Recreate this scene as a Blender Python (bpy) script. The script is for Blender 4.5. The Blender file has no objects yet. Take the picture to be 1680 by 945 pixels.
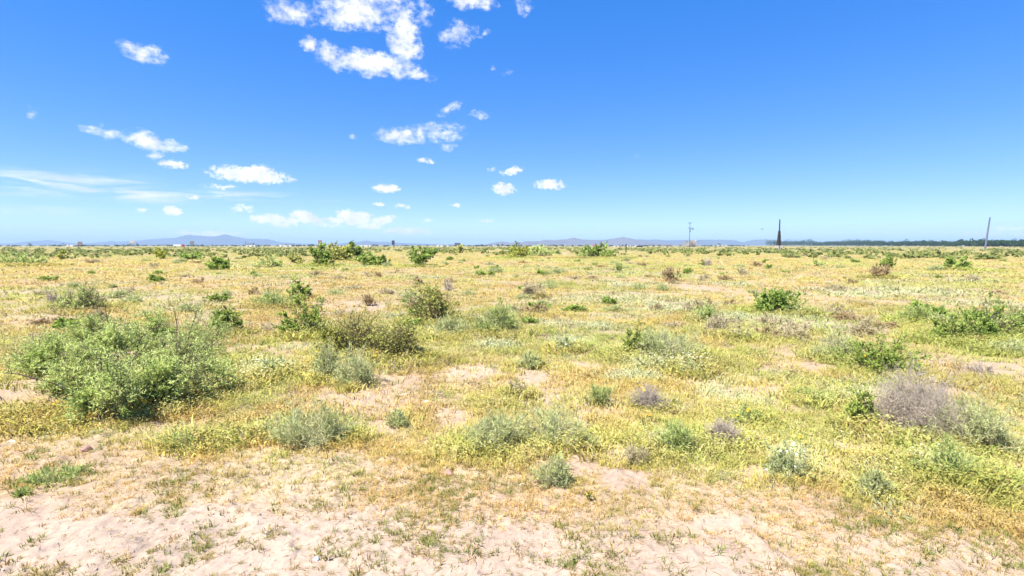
import bpy, math, random
import numpy as np
from mathutils import Vector

random.seed(11)
RNG = np.random.default_rng(7)
sc = bpy.context.scene
COL = sc.collection
R = math.radians

# ------------------------------------------------------------------ camera geometry (photo pixels -> places on the ground)
F_PX, CX, CY = 840.0, 840.0, 472.5
CAM_H, PITCH = 2.5, R(4.75)
FW = np.array([0, math.cos(PITCH), -math.sin(PITCH)])
UP = np.array([0, math.sin(PITCH), math.cos(PITCH)])


def ray(px, py):
    return FW + np.array([1, 0, 0]) * (px - CX) / F_PX + UP * (CY - py) / F_PX


def G(px, py):
    d = ray(px, py)
    t = -CAM_H / min(d[2], -0.0015)
    return d[0] * t, d[1] * t


def AT(px, py, Y):
    d = ray(px, py)
    t = Y / d[1]
    return d[0] * t, Y, CAM_H + d[2] * t


# ------------------------------------------------------------------ noise
def _hash(ix, iy, seed):
    h = (ix.astype(np.int64) * 374761393 + iy.astype(np.int64) * 668265263 + seed * 974634777) & 0xFFFFFFFF
    h = ((h ^ (h >> 13)) * 1274126177) & 0xFFFFFFFF
    h = (h ^ (h >> 16)) & 0xFFFFFFFF
    return h / 4294967295.0


def vnoise(x, y, seed=0):
    x = np.asarray(x, float); y = np.asarray(y, float)
    ix = np.floor(x); iy = np.floor(y)
    fx = x - ix; fy = y - iy
    fx = fx * fx * (3 - 2 * fx); fy = fy * fy * (3 - 2 * fy)
    a = _hash(ix, iy, seed); b = _hash(ix + 1, iy, seed)
    c = _hash(ix, iy + 1, seed); d = _hash(ix + 1, iy + 1, seed)
    return (a * (1 - fx) + b * fx) * (1 - fy) + (c * (1 - fx) + d * fx) * fy


def fbm(x, y, seed=0, octv=4):
    s = 0; a = 0.5; t = 0
    for k in range(octv):
        s = s + a * vnoise(x * 2 ** k + 17.3 * k, y * 2 ** k - 9.1 * k, seed + k)
        t += a; a *= 0.5
    return s / t


def sstep(a, b, x):
    t = np.clip((np.asarray(x, float) - a) / (b - a), 0, 1)
    return t * t * (3 - 2 * t)


def lerp(a, b, t):
    t = np.asarray(t)[..., None]
    return np.asarray(a) * (1 - t) + np.asarray(b) * t


# ------------------------------------------------------------------ object helpers
def tag(o, label=None, cat=None, group=None, kind=None):
    if label: o['label'] = label
    if cat: o['category'] = cat
    if group: o['group'] = group
    if kind: o['kind'] = kind
    return o


def empty(name, loc, label, cat, group=None, rz=0.0):
    o = bpy.data.objects.new(name, None)
    o.location = loc; o.rotation_euler = (0, 0, rz); o.empty_display_size = 0.2
    COL.objects.link(o)
    return tag(o, label, cat, group)


def link(name, me, mat, parent=None, smooth=False):
    o = bpy.data.objects.new(name, me)
    COL.objects.link(o)
    if mat is not None: me.materials.append(mat)
    if parent is not None: o.parent = parent
    if smooth: me.polygons.foreach_set('use_smooth', np.ones(len(me.polygons), bool))
    return o


def np_mesh(name, V, T, tint=None, extra=None):
    """V (n,3), T (m,3 or 4) -> mesh, optional per-vertex colour 'tint'"""
    V = np.ascontiguousarray(V, np.float32); T = np.ascontiguousarray(T, np.int32)
    k = T.shape[1]
    me = bpy.data.meshes.new(name)
    me.vertices.add(len(V)); me.vertices.foreach_set('co', V.ravel())
    me.loops.add(T.size); me.loops.foreach_set('vertex_index', T.ravel())
    me.polygons.add(len(T))
    me.polygons.foreach_set('loop_start', np.arange(0, T.size, k, dtype=np.int32))
    if tint is not None:
        at = me.attributes.new('tint', 'FLOAT_COLOR', 'POINT')
        c = np.ones((len(V), 4), np.float32); c[:, :3] = tint
        at.data.foreach_set('color', c.ravel())
    for nm, arr in (extra or {}).items():
        at = me.attributes.new(nm, 'FLOAT', 'POINT')
        at.data.foreach_set('value', np.ascontiguousarray(arr, np.float32))
    me.update(calc_edges=True)
    me.validate()
    return me


class MB:
    """collects boxes / tubes / polygons for one mesh"""
    def __init__(s): s.v = []; s.f = []

    def box(s, x0, x1, y0, y1, z0, z1):
        n = len(s.v)
        s.v += [(x0, y0, z0), (x1, y0, z0), (x1, y1, z0), (x0, y1, z0), (x0, y0, z1), (x1, y0, z1), (x1, y1, z1), (x0, y1, z1)]
        s.f += [tuple(n + i for i in q) for q in ((0, 3, 2, 1), (4, 5, 6, 7), (0, 1, 5, 4), (1, 2, 6, 5), (2, 3, 7, 6), (3, 0, 4, 7))]
        return s

    def poly(s, pts):
        n = len(s.v); s.v += list(pts); s.f.append(tuple(range(n, n + len(pts)))); return s

    def tube(s, p, q, r0, r1=None, k=8):
        p = Vector(p); q = Vector(q); r1 = r0 if r1 is None else r1
        d = (q - p).normalized()
        a = d.orthogonal().normalized(); b = d.cross(a)
        n = len(s.v)
        for c, r in ((p, r0), (q, r1)):
            for i in range(k):
                w = 2 * math.pi * i / k
                s.v.append(tuple(c + (a * math.cos(w) + b * math.sin(w)) * r))
        for i in range(k):
            j = (i + 1) % k
            s.f.append((n + i, n + j, n + k + j, n + k + i))
        s.f.append(tuple(n + i for i in reversed(range(k)))); s.f.append(tuple(n + k + i for i in range(k)))
        return s

    def build(s, name, mat, parent=None, smooth=False):
        me = bpy.data.meshes.new(name); me.from_pydata([tuple(map(float, v)) for v in s.v], [], s.f); me.update()
        return link(name, me, mat, parent, smooth)


# ------------------------------------------------------------------ materials
def new_mat(name):
    m = bpy.data.materials.new(name); m.use_nodes = True
    nt = m.node_tree; nt.nodes.clear()
    out = nt.nodes.new('ShaderNodeOutputMaterial')
    return m, nt, out


def N(nt, typ, **kw):
    n = nt.nodes.new(typ)
    for k, v in kw.items(): setattr(n, k, v)
    return n


def solid(name, col, rough=0.7, vary=0.25, scale=6.0, spec=0.3):
    m, nt, out = new_mat(name)
    b = N(nt, 'ShaderNodeBsdfPrincipled')
    b.inputs['Roughness'].default_value = rough
    b.inputs['Specular IOR Level'].default_value = spec
    tc = N(nt, 'ShaderNodeTexCoord'); no = N(nt, 'ShaderNodeTexNoise')
    no.inputs['Scale'].default_value = scale; no.inputs['Detail'].default_value = 5
    mx = N(nt, 'ShaderNodeMix', data_type='RGBA')
    mx.inputs['A'].default_value = (*[c * (1 - vary) for c in col], 1)
    mx.inputs['B'].default_value = (*[min(1, c * (1 + vary)) for c in col], 1)
    nt.links.new(tc.outputs['Object'], no.inputs['Vector'])
    nt.links.new(no.outputs['Fac'], mx.inputs['Factor'])
    nt.links.new(mx.outputs['Result'], b.inputs['Base Color'])
    nt.links.new(b.outputs[0], out.inputs['Surface'])
    return m


def leaf_mat(name, trans=0.3, rough=0.6, spec=0.15, soft=0.0):
    m, nt, out = new_mat(name)
    nrm = None
    if soft:      # shading normals tilted upward to brighten blades and leaves, approximating soft curl
        ge = N(nt, 'ShaderNodeNewGeometry')
        a = N(nt, 'ShaderNodeVectorMath', operation='SCALE'); a.inputs['Scale'].default_value = 1 - soft
        nt.links.new(ge.outputs['Normal'], a.inputs[0])
        b_ = N(nt, 'ShaderNodeVectorMath', operation='ADD'); b_.inputs[1].default_value = (0, 0, soft)
        nt.links.new(a.outputs[0], b_.inputs[0])
        nrm = N(nt, 'ShaderNodeVectorMath', operation='NORMALIZE'); nt.links.new(b_.outputs[0], nrm.inputs[0])
    at = N(nt, 'ShaderNodeAttribute', attribute_name='tint')
    b = N(nt, 'ShaderNodeBsdfPrincipled')
    b.inputs['Roughness'].default_value = rough
    b.inputs['Specular IOR Level'].default_value = spec
    t = N(nt, 'ShaderNodeBsdfTranslucent')
    hs = N(nt, 'ShaderNodeHueSaturation')
    hs.inputs['Saturation'].default_value = 1.12; hs.inputs['Value'].default_value = 1.1
    mx = N(nt, 'ShaderNodeMixShader'); mx.inputs['Fac'].default_value = trans
    nt.links.new(at.outputs['Color'], b.inputs['Base Color'])
    nt.links.new(at.outputs['Color'], hs.inputs['Color'])
    nt.links.new(hs.outputs[0], t.inputs['Color'])
    if nrm: nt.links.new(nrm.outputs[0], b.inputs['Normal'])
    nt.links.new(b.outputs[0], mx.inputs[1]); nt.links.new(t.outputs[0], mx.inputs[2])
    nt.links.new(mx.outputs[0], out.inputs['Surface'])
    return m


M_LEAF = leaf_mat('leaf', 0.40, .6, .15, .62)
M_GRASS = leaf_mat('grass_blade', 0.35, 0.7, 0.1, .65)
M_PETAL = leaf_mat('petal', 0.25, 0.7, 0.1, .5)
M_TWIG = leaf_mat('twig', 0.0, 0.85, 0.1, .25)

# ------------------------------------------------------------------ where the ground is bare, green, white with flowers
def curve_u(pts):
    us, ys = [], []
    for px, py in pts:
        x, y = G(px, py); us.append(x / y); ys.append(y)
    o = np.argsort(us)
    return np.array(us)[o], np.array(ys)[o]


EDGE1 = curve_u([(-200, 795), (0, 808), (200, 814), (400, 812), (560, 826), (800, 828), (1000, 842), (1200, 862), (1400, 895), (1680, 945)])
EDGE2 = curve_u([(-200, 722), (0, 728), (130, 722), (400, 742), (600, 745), (780, 765), (1000, 772), (1150, 775), (1300, 800), (1500, 850), (1680, 900)])


def ell(px, py, rx, ry):
    x, y = G(px, py); x1, _ = G(px + rx, py); _, ya = G(px, py - ry); _, yb = G(px, py + ry)
    return (x, (ya + yb) / 2, abs(x1 - x), (ya - yb) / 2)


BARE = [ell(*p) for p in [(770, 612, 60, 16), (620, 662, 105, 30), (985, 668, 60, 26), (950, 760, 40, 22), (1250, 775, 50, 14), (650, 640, 75, 30), (560, 660, 60, 18), (875, 612, 45, 18), (900, 655, 30, 22), (955, 700, 22, 30), (1010, 745, 35, 18), (1020, 790, 40, 22),
                          (590, 505, 62, 10), (30, 657, 78, 32), (960, 600, 40, 12), (1330, 603, 55, 9), (1385, 735, 40, 16), (1640, 605, 60, 12), (1550, 640, 60, 9),
                          (740, 690, 45, 26), (1250, 640, 50, 10), (1160, 475, 60, 5), (690, 425, 30, 3), (930, 417, 14, 3), (1018, 413, 12, 4), (500, 428, 22, 3),
                          (1400, 590, 40, 7), (640, 700, 60, 14), (1180, 860, 60, 16), (330, 455, 50, 4), (1230, 490, 30, 4), (860, 735, 26, 16)]]
GREEN = [ell(*p) for p in [(250, 722, 260, 22), (470, 715, 160, 30), (1130, 740, 110, 45), (1330, 700, 130, 50), (1580, 790, 130, 60), (640, 520, 90, 25), (770, 525, 110, 25),
                           (860, 548, 90, 25), (1000, 560, 130, 28), (60, 570, 90, 40), (450, 500, 60, 16), (1500, 472, 130, 9), (1640, 480, 80, 12), (330, 605, 120, 40), (1230, 610, 60, 18),
                           (960, 470, 90, 9), (1360, 640, 60, 25), (430, 660, 40, 60), (1650, 700, 60, 90), (110, 770, 60, 26), (1450, 800, 60, 30)]]
WHITE = [ell(*p) for p in [(225, 488, 110, 6), (130, 466, 40, 4), (300, 500, 80, 6), (390, 468, 25, 5), (490, 573, 45, 7), (445, 612, 34, 18), (1000, 492, 120, 11), (920, 533, 60, 7),
                           (975, 537, 50, 8), (1085, 602, 75, 10), (1290, 528, 120, 9), (1500, 480, 140, 9), (1610, 498, 90, 9), (810, 568, 45, 9), (935, 560, 36, 7), (1190, 645, 60, 22),
                           (1310, 760, 45, 20), (1130, 500, 60, 6), (680, 455, 50, 3), (380, 430, 40, 2.5), (480, 455, 50, 3), (1090, 730, 30, 12), (1420, 650, 70, 12), (890, 495, 60, 7),
                           (1560, 775, 55, 8), (1340, 540, 80, 6), (1040, 620, 50, 8), (570, 475, 30, 3), (1640, 520, 50, 6), (60, 520, 60, 6)]]


def ellmask(E, x, y, soft=0.55):
    m = np.zeros_like(x)
    wob = (fbm(x * 1.9 + 3, y * 1.9, 51, 3) - 0.5) * 0.9
    for ex, ey, a, b in E:
        d = np.sqrt(((x - ex) / a) ** 2 + ((y - ey) / b) ** 2) + wob
        m = np.maximum(m, sstep(1 + soft * 0.5, 1 - soft, d))
    return m


def zones(x, y):
    """veg cover 0..1, greenness, whiteness, orange"""
    u = x / np.maximum(y, 0.3)
    e1 = np.interp(u, *EDGE1); e2 = np.interp(u, *EDGE2)
    w = (fbm(x * 1.3, y * 1.3, 21, 4) - 0.5)
    s1 = sstep(-0.55, 0.35, (y - e1) + w * 1.0)
    s2 = sstep(-0.4, 0.45, (y - e2) + w * 1.2)
    bare = ellmask(BARE, x, y)
    patch = sstep(0.50, 0.68, fbm(x * 0.45, y * 0.45, 31, 4)) * sstep(4, 9, y)
    rd = np.hypot(x, y)
    veg = s1 * (0.45 + 0.55 * s2)
    veg = veg * (1 - 0.9 * np.maximum(bare, 0.62 * patch))
    green = np.clip(0.75 * ellmask(GREEN, x, y) + 0.75 * sstep(0.5, 0.72, fbm(x * 0.33 + 9, y * 0.33, 41, 4)), 0, 1) * (0.25 + 0.75 * s2)
    white = np.clip(0.85 * ellmask(WHITE, x, y) + sstep(10, 16, rd) * (1 - sstep(50, 100, rd)) * sstep(0.64, 0.74, fbm(x * 0.28, y * 0.28 + 5, 61, 4)), 0, 1) * s2 * (1 - bare)
    orange = sstep(0.45, 0.7, fbm(x * 0.25 - 4, y * 0.25, 71, 4))
    return veg, green, white, orange, s1, s2, bare


# ------------------------------------------------------------------ ground height
MOUNDS = []
BANK = G(30, 674)


def height(x, y):
    x = np.asarray(x, float); y = np.asarray(y, float)
    r = np.hypot(x, y)
    h = (fbm(x * 0.35, y * 0.35, 1, 3) - 0.5) * 0.16 * sstep(2, 7, r)
    h = h + (fbm(x * 1.7, y * 1.7, 2, 3) - 0.5) * 0.07 * (1 - sstep(60, 120, r))
    h = h + (fbm(x * 0.02, y * 0.02, 3, 3) - 0.5) * 1.0 * sstep(30, 160, r) * (1 - sstep(2500, 5000, r))
    for mx, my, rad, hh in MOUNDS:
        d2 = ((x - mx) ** 2 + (y - my) ** 2) / rad ** 2
        h = h + hh * np.exp(-d2)
    # cut sandy bank at the left
    bx, by = BANK
    wob = (fbm(x * 3, x * 0 + 2.0, 5, 3) - 0.5) * 0.4
    b = sstep(0.0, 0.07, y - by - wob) * (1 - sstep(0.7, 2.0, y - by)) * (1 - sstep(0.25, 1.1, x - bx)) * sstep(-3.5, -1.5, x - bx)
    return h + 0.19 * b


def height_fine(x, y):
    r = np.hypot(x, y)
    near = 1 - sstep(9, 16, r)
    n = fbm(x * 9, y * 9, 11, 3) - 0.5
    n2 = np.abs(fbm(x * 22, y * 22, 12, 2) - 0.5)
    n3 = np.clip(fbm(x * 4.3, y * 4.3, 13, 3) - .56, 0, 1)
    return height(x, y) + near * (n * 0.04 + (0.25 - n2) * 0.013 + n3 * .13)


def hz(x, y):
    return float(height(np.array([x]), np.array([y]))[0])


# ------------------------------------------------------------------ strands, leaves (arrays of small faces)
def unit(a):
    return a / np.maximum(np.linalg.norm(a, axis=-1, keepdims=True), 1e-9)


def tubes(P, Q, r0, r1):
    """3-sided tapered twigs between P and Q (n,3)"""
    n = len(P)
    d = unit(Q - P)
    a = unit(np.cross(d, np.where(np.abs(d[:, 2:3]) > 0.9, [[1.0, 0, 0]], [[0, 0, 1.0]])))
    b = np.cross(d, a)
    r0 = np.broadcast_to(r0, (n,))[:, None]; r1 = np.broadcast_to(r1, (n,))[:, None]
    V = np.empty((n, 6, 3))
    for k in range(3):
        w = 2 * math.pi * k / 3
        o = a * math.cos(w) + b * math.sin(w)
        V[:, k] = P + o * r0; V[:, 3 + k] = Q + o * r1
    q = np.array([(0, 1, 4), (0, 4, 3), (1, 2, 5), (1, 5, 4), (2, 0, 3), (2, 3, 5)])
    T = (np.arange(n) * 6)[:, None, None] + q[None]
    return V.reshape(-1, 3), T.reshape(-1, 3)


def leaves(P, D, L, W, rng):
    """rhombic leaves at P along D"""
    n = len(P)
    D = unit(D)
    side = unit(np.cross(D, unit(rng.normal(size=(n, 3)))))
    L = np.broadcast_to(L, (n,))[:, None]; W = np.broadcast_to(W, (n,))[:, None]
    nrm = np.cross(D, side)
    V = np.empty((n, 4, 3))
    V[:, 0] = P
    V[:, 1] = P + D * L * 0.5 + side * W * 0.5
    V[:, 2] = P + D * L + nrm * L * 0.12
    V[:, 3] = P + D * L * 0.5 - side * W * 0.5
    T = (np.arange(n) * 4)[:, None, None] + np.array([(0, 1, 2), (0, 2, 3)])[None]
    return V.reshape(-1, 3), T.reshape(-1, 3)


KIND = dict(
    # stems, twigs per stem, sub twigs, leaf length, leaf width ratio, leaf dir up-bias, leaf colour a, b, twig colour, leaf density, shape power
    mesquite=dict(ns=60, nt=14, st=2, ll=0.04, lw=0.28, up=0.35, a=(.36, .46, .12), b=(.70, .77, .29), t=(.14, .10, .07), k=1.5, lo=0.12),
    creosote=dict(ns=60, nt=12, st=2, ll=0.026, lw=0.60, up=0.5, a=(.32, .34, .07), b=(.60, .58, .18), t=(.10, .07, .05), k=1.5, lo=0.05),
    leafy=dict(ns=46, nt=12, st=1, ll=0.035, lw=0.55, up=0.5, a=(.20, .29, .05), b=(.48, .55, .14), t=(.12, .11, .06), k=2.2, lo=0.05),
    fine=dict(ns=110, nt=8, st=1, ll=0.06, lw=0.16, up=1.4, a=(.32, .40, .10), b=(.52, .57, .22), t=(.34, .36, .15), k=1.0, lo=0.1),
    grey=dict(ns=110, nt=8, st=1, ll=0.05, lw=0.14, up=1.2, a=(.40, .44, .16), b=(.62, .64, .31), t=(.42, .39, .22), k=1.1, lo=0.1),
    dead=dict(ns=120, nt=12, st=3, ll=0.03, lw=0.15, up=0.7, a=(.44, .36, .26), b=(.58, .50, .38), t=(.40, .335, .265), k=0.25, lo=0.1),
    brown=dict(ns=50, nt=8, st=1, ll=0.04, lw=0.2, up=1.0, a=(.36, .25, .12), b=(.52, .40, .22), t=(.28, .20, .13), k=0.9, lo=0.1),
    tan=dict(ns=50, nt=8, st=1, ll=0.05, lw=0.16, up=1.1, a=(.44, .37, .20), b=(.60, .52, .32), t=(.38, .31, .21), k=0.8, lo=0.1),
    bushgreen=dict(ns=52, nt=12, st=1, ll=0.06, lw=0.5, up=0.7, a=(.17, .27, .05), b=(.44, .54, .13), t=(.12, .10, .07), k=2.2, lo=0.02),
    yellowgreen=dict(ns=36, nt=10, st=1, ll=0.05, lw=0.4, up=0.8, a=(.30, .34, .05), b=(.52, .52, .11), t=(.22, .2, .08), k=1.4, lo=0.05),
    whiteflower=dict(ns=60, nt=7, st=1, ll=0.03, lw=0.35, up=0.8, a=(.36, .42, .16), b=(.54, .57, .29), t=(.34, .35, .18), k=0.9, lo=0.1),
)


def shrub_arrays(kind, rx, ry, h, npx, pxm, rng, lobes=None, open_=0.0):
    """returns twig (V,T,tint) and leaf (V,T,tint); npx = pixel area in the picture, pxm = metres per pixel there"""
    K = KIND[kind]
    big = min(1.0, math.sqrt(npx / 2600.0))
    ns = max(16, int(K['ns'] * big)); nt = max(5, int(K['nt'] * (0.4 + 0.6 * big))); st = K['st'] if npx > 700 else 1
    # crown outline: bumps over direction
    nb = 9
    bd = unit(rng.normal(size=(nb, 3)) * [1, 1, 0.6] + [0, 0, 0.25]); ba = rng.uniform(-0.5, 0.42, nb) * (1 if npx > 700 else .55)

    def outline(d):
        return np.clip(0.95 + (np.exp(4.5 * (d @ bd.T - 1)) * ba).sum(-1), 0.4, 1.3)

    az = rng.uniform(0, 2 * math.pi, ns)
    el = np.arcsin(rng.uniform(K['lo'], 1.0, ns) ** 0.9)
    d = np.stack([np.cos(az) * np.cos(el), np.sin(az) * np.cos(el), np.sin(el)], -1)
    rr = outline(d) * rng.uniform(0.72, 1.02, ns)
    E = d * rr[:, None] * [rx, ry, h]
    wisp = kind in ('grey', 'fine', 'tan', 'dead', 'brown', 'whiteflower')
    bs = .28 if wisp else .16
    if wisp: E[:, 2] *= rng.uniform(.55, 1.12, ns); E[:, :2] *= rng.uniform(.7, 1.35, (ns, 1))
    B = np.stack([np.clip(rng.normal(0, bs, ns), -.42, .42) * rx, np.clip(rng.normal(0, bs, ns), -.42, .42) * ry, np.full(ns, -0.03)], -1)
    if lobes is not None:
        c = lobes[rng.integers(0, len(lobes), ns)]
        B = c[:, :3] * [1, 1, 0] + np.stack([rng.normal(0, 0.12, ns), rng.normal(0, 0.12, ns), np.full(ns, -0.03)], -1)
        E = c[:, :3] * [1, 1, 0] + d * (rr * c[:, 3])[:, None] * np.stack([np.ones(ns), np.ones(ns), c[:, 4]], -1)
    C1 = B + (E - B) * 0.5 + np.stack([rng.normal(0, .06 * rx, ns), rng.normal(0, .06 * ry, ns), rng.uniform(-0.05, 0.16, ns) * h], -1)
    ts = np.linspace(0, 1, 5)
    pts = [(1 - t) ** 2 * B + 2 * t * (1 - t) * C1 + t * t * E for t in ts]
    rs = max(0.0035 + 0.006 * min(rx, 1.0), 0.22 * pxm)
    TV, TT, TC = [], [], []
    LP, LD = [], []

    def addtw(P, Q, r0, r1):
        v, t = tubes(P, Q, r0, r1)
        off = sum(len(a) for a in TV)
        TV.append(v); TT.append(t + off)

    for i in range(4):
        addtw(pts[i], pts[i + 1], rs * (1 - 0.2 * i), rs * (0.8 - 0.2 * i) + 0.001)
    # twigs
    par = np.repeat(np.arange(ns), nt)
    t = rng.uniform(0.35, 1.0, len(par))[:, None]
    P = (1 - t) ** 2 * B[par] + 2 * t * (1 - t) * C1[par] + t * t * E[par]
    dirn = unit(unit(E[par] - B[par]) * 0.7 + rng.normal(0, 0.65, (len(par), 3)) + [0, 0, 0.12 + 0.3 * K['up']])
    ln = rng.uniform(0.13, 0.34, len(par))[:, None] * math.sqrt(max(rx, ry) * h) * (0.95 if lobes is None else 0.8)
    Q = P + dirn * ln
    rt = max(0.0016, 0.14 * pxm)
    addtw(P, Q, rt, rt * 0.5)
    P2, Q2, D2 = P, Q, dirn
    for lv in range(st - 1):
        par2 = np.repeat(np.arange(len(P2)), 2)
        t2 = rng.uniform(0.3, 1, len(par2))[:, None]
        Pn = P2[par2] + (Q2[par2] - P2[par2]) * t2
        dn = unit(D2[par2] + rng.normal(0, 0.6, (len(par2), 3)))
        Qn = Pn + dn * np.linalg.norm(Q2[par2] - P2[par2], axis=1)[:, None] * 0.6
        addtw(Pn, Qn, rt * 0.75, rt * 0.4)
        P2, Q2, D2 = np.concatenate([P2, Pn]), np.concatenate([Q2, Qn]), np.concatenate([D2, dn])
    TVa = np.concatenate(TV); TTa = np.concatenate(TT)
    tc = np.array(K['t']) * rng.uniform(0.8, 1.25, (len(TVa), 1))
    # leaves on the twigs, in clumps
    nl = int(np.clip(npx * K['k'] * (1 - open_) * (1 if npx > 700 else 1.9), 50, 85000))
    wgt = 0.10 + sstep(0.38, 0.62, fbm(Q2[:, 0] * 2.4 / max(h, .25) + Q2[:, 2] * 2, Q2[:, 1] * 2.4 / max(h, .25), int(rng.integers(1e6)), 3))
    sel = rng.choice(len(P2), nl, p=wgt / wgt.sum())
    t = rng.uniform(0.15, 1.08, nl)[:, None]
    lp = P2[sel] + (Q2[sel] - P2[sel]) * t
    ld = D2[sel] * 0.8 + rng.normal(0, 0.75, (nl, 3)) + [0, 0, K['up'] * 0.5]
    L = max(K['ll'], (1.9 if kind == 'mesquite' else 2.4) * pxm / max(0.25, math.sqrt(K['lw'] * 2))) * rng.uniform(0.6, 1.35, nl)
    W = np.maximum(L * K['lw'], 0.6 * pxm)
    LV, LT = leaves(lp, ld, L, W, rng)
    cl = fbm(lp[:, 0] * 3.0 / max(h, .3) + 40, lp[:, 1] * 3.0 / max(h, .3) + lp[:, 2] * 3, int(rng.integers(1e6)), 2)
    m = np.clip(0.5 + (cl - 0.5) * 1.2 + rng.normal(0, 0.25, nl), 0, 1)
    lc = lerp(K['a'], K['b'], m) * rng.uniform(0.85, 1.15, (nl, 1))
    keep = np.repeat(lp[:, 2] > -0.05, 4)
    return (TVa, TTa, tc), (LV, LT, np.repeat(lc, 4, 0)), Q2


def flower_mesh(r, col, rng):
    """disc of petals around a darker centre"""
    k = 9
    V, T, C = [], [], []
    up = unit(np.array([[rng.normal(0, .35), -0.35 + rng.normal(0, .3), 1.0]]))[0]
    a = unit(np.cross(up, [[1.0, 0.2, 0]]))[0]; b = np.cross(up, a)
    for i in range(k):
        w = 2 * math.pi * i / k; dw = 0.30
        n = len(V)
        V += [tuple(a * 0), tuple((a * math.cos(w - dw) + b * math.sin(w - dw)) * r * 0.7), tuple((a * math.cos(w) + b * math.sin(w)) * r + up * r * 0.15), tuple((a * math.cos(w + dw) + b * math.sin(w + dw)) * r * 0.7)]
        T += [(n, n + 1, n + 2), (n, n + 2, n + 3)]; C += [col] * 4
    n = len(V)
    V.append(tuple(up * r * 0.28)); C.append((.45, .2, .03))
    for i in range(k):
        w = 2 * math.pi * i / k
        V.append(tuple((a * math.cos(w) + b * math.sin(w)) * r * 0.33 + up * r * 0.08)); C.append((.5, .26, .03))
    T += [(n, n + 1 + i, n + 1 + (i + 1) % k) for i in range(k)]
    return np_mesh('flower', np.array(V), np.array(T), np.array(C))


YELLOW = (.78, .50, .03)
SHRUBS = []


def shrub(px, py, w, h, kind, name, label, cat='shrub', flowers=0, group=None, depth=0.85, mound=0.0, fl_col=YELLOW, open_=0.0, fl_r=0.022):
    SHRUBS.append(dict(px=px, py=py, w=w, h=h, kind=kind, name=name, label=label, cat=cat, flowers=flowers, group=group, depth=depth, mound=mound, fl_col=fl_col, open_=open_, fl_r=fl_r))


def place_params(s):
    x, y = G(s['px'], s['py'])
    dep = math.cos(PITCH) * y + math.sin(PITCH) * CAM_H
    pm = dep / F_PX
    rx = s['w'] / 2 * pm
    ry = rx * s['depth']
    d = math.hypot(x, y)
    if s['py'] < 450: rx *= 1.28; ry *= 1.28
    hm = s['h'] * pm * (1.14 if s['py'] < 450 else 1.22 if s['kind'] in ('creosote', 'leafy', 'bushgreen', 'mesquite', 'dead') else 1.12) - 0.75 * ry * CAM_H / d
    hm = max(hm, 0.45 * s['h'] * pm, 0.05)
    y2 = y + ry * 0.75
    return x * y2 / y, y2, rx * y2 / y, ry, hm, pm / 0.61


def build_shrub(s, seed):
    rng = np.random.default_rng(seed)
    x, y, rx, ry, hm, pxm = place_params(s)
    npx = s['w'] * s['h'] * 0.37
    tw, lf, Q = shrub_arrays(s['kind'], rx, ry, hm, npx, pxm, rng, s.get('lobes'), s['open_'])
    e = empty(s['name'], (x, y, hz(x, y)), s['label'], s['cat'], s['group'])
    link('stems', np_mesh('stems', *tw), M_TWIG, e)
    link('foliage', np_mesh('foliage', *lf), M_LEAF, e)
    if s['flowers']:
        top = Q[np.argsort(-(Q[:, 2] / hm - 0.45 * Q[:, 1] / ry + rng.normal(0, .28, len(Q))))][: s['flowers'] * 6]
        top = top[rng.permutation(len(top))][: s['flowers']]
        for q in top:
            me = flower_mesh(max(s['fl_r'], 0.95 * pxm) * rng.uniform(.8, 1.2), s['fl_col'], rng)
            f = link('flower', me, M_PETAL, e)
            f.location = (q[0], q[1] - 0.02, q[2] + 0.02)
    return e


# ------------------------------------------------------------------ the shrubs one can tell apart
S = shrub
# --- near and middle distance
S(372, 552, 72, 46, 'leafy', 'flowering_shrub', 'leafy green shrub with yellow flowers just behind the large mesquite', flowers=6)
S(503, 556, 72, 66, 'leafy', 'flowering_shrub', 'rounded dark green leafy shrub with yellow flowers, left of the creosotes', flowers=4, mound=.05)
S(586, 596, 120, 84, 'creosote', 'creosote_bush', 'taller olive creosote bush with dark bare stems, left of its twin', 'bush', mound=.10)
S(646, 602, 112, 70, 'creosote', 'creosote_bush', 'low wide olive creosote bush with dark gaps above pale sand', 'bush', mound=.08)
S(590, 642, 82, 64, 'grey', 'sage_plant', 'silvery grey green plant in front of the two creosote bushes', 'plant')
S(538, 634, 52, 84, 'grey', 'flowering_plant', 'tall wispy plant with mauve stems and yellow heads beside the creosotes', 'plant', flowers=3)
S(712, 532, 88, 56, 'creosote', 'creosote_bush', 'bright olive creosote bush rising from lush green grass', 'bush', mound=.06)
S(742, 556, 110, 34, 'grey', 'sage_plant', 'low spreading blue grey plant beneath the bright creosote', 'plant')
S(818, 553, 96, 58, 'fine', 'broom_plant', 'fine stemmed bright green bush right of the bright creosote', 'bush')
S(1085, 597, 136, 62, 'grey', 'broom_plant', 'broad grey green bush trailing off above a mat of white flowers', 'bush', mound=.04)
S(1040, 590, 50, 58, 'leafy', 'flowering_plant', 'upright leafy plant with orange yellow heads against the broad grey bush', 'plant', flowers=6)
S(866, 605, 44, 34, 'grey', 'weed_clump', 'small dark grey tuft alone on pale soil in the middle', 'weed')
S(848, 652, 44, 30, 'tan', 'weed_clump', 'small tan grey tuft below the dark grey one', 'weed')
S(985, 672, 50, 48, 'fine', 'weed_clump', 'narrow olive weed with dark stems beside the bare sandy strip', 'weed')
S(1066, 676, 62, 40, 'dead', 'dead_weed', 'low mauve grey dry weed with one yellow flower beside it', 'weed', flowers=1)
S(808, 754, 128, 84, 'grey', 'sage_plant', 'largest silvery green plant at the front edge of the scrub', 'plant', mound=.05)
S(908, 742, 124, 72, 'grey', 'broom_plant', 'greyish thin stemmed plant right of the largest silvery one', 'plant')
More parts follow.
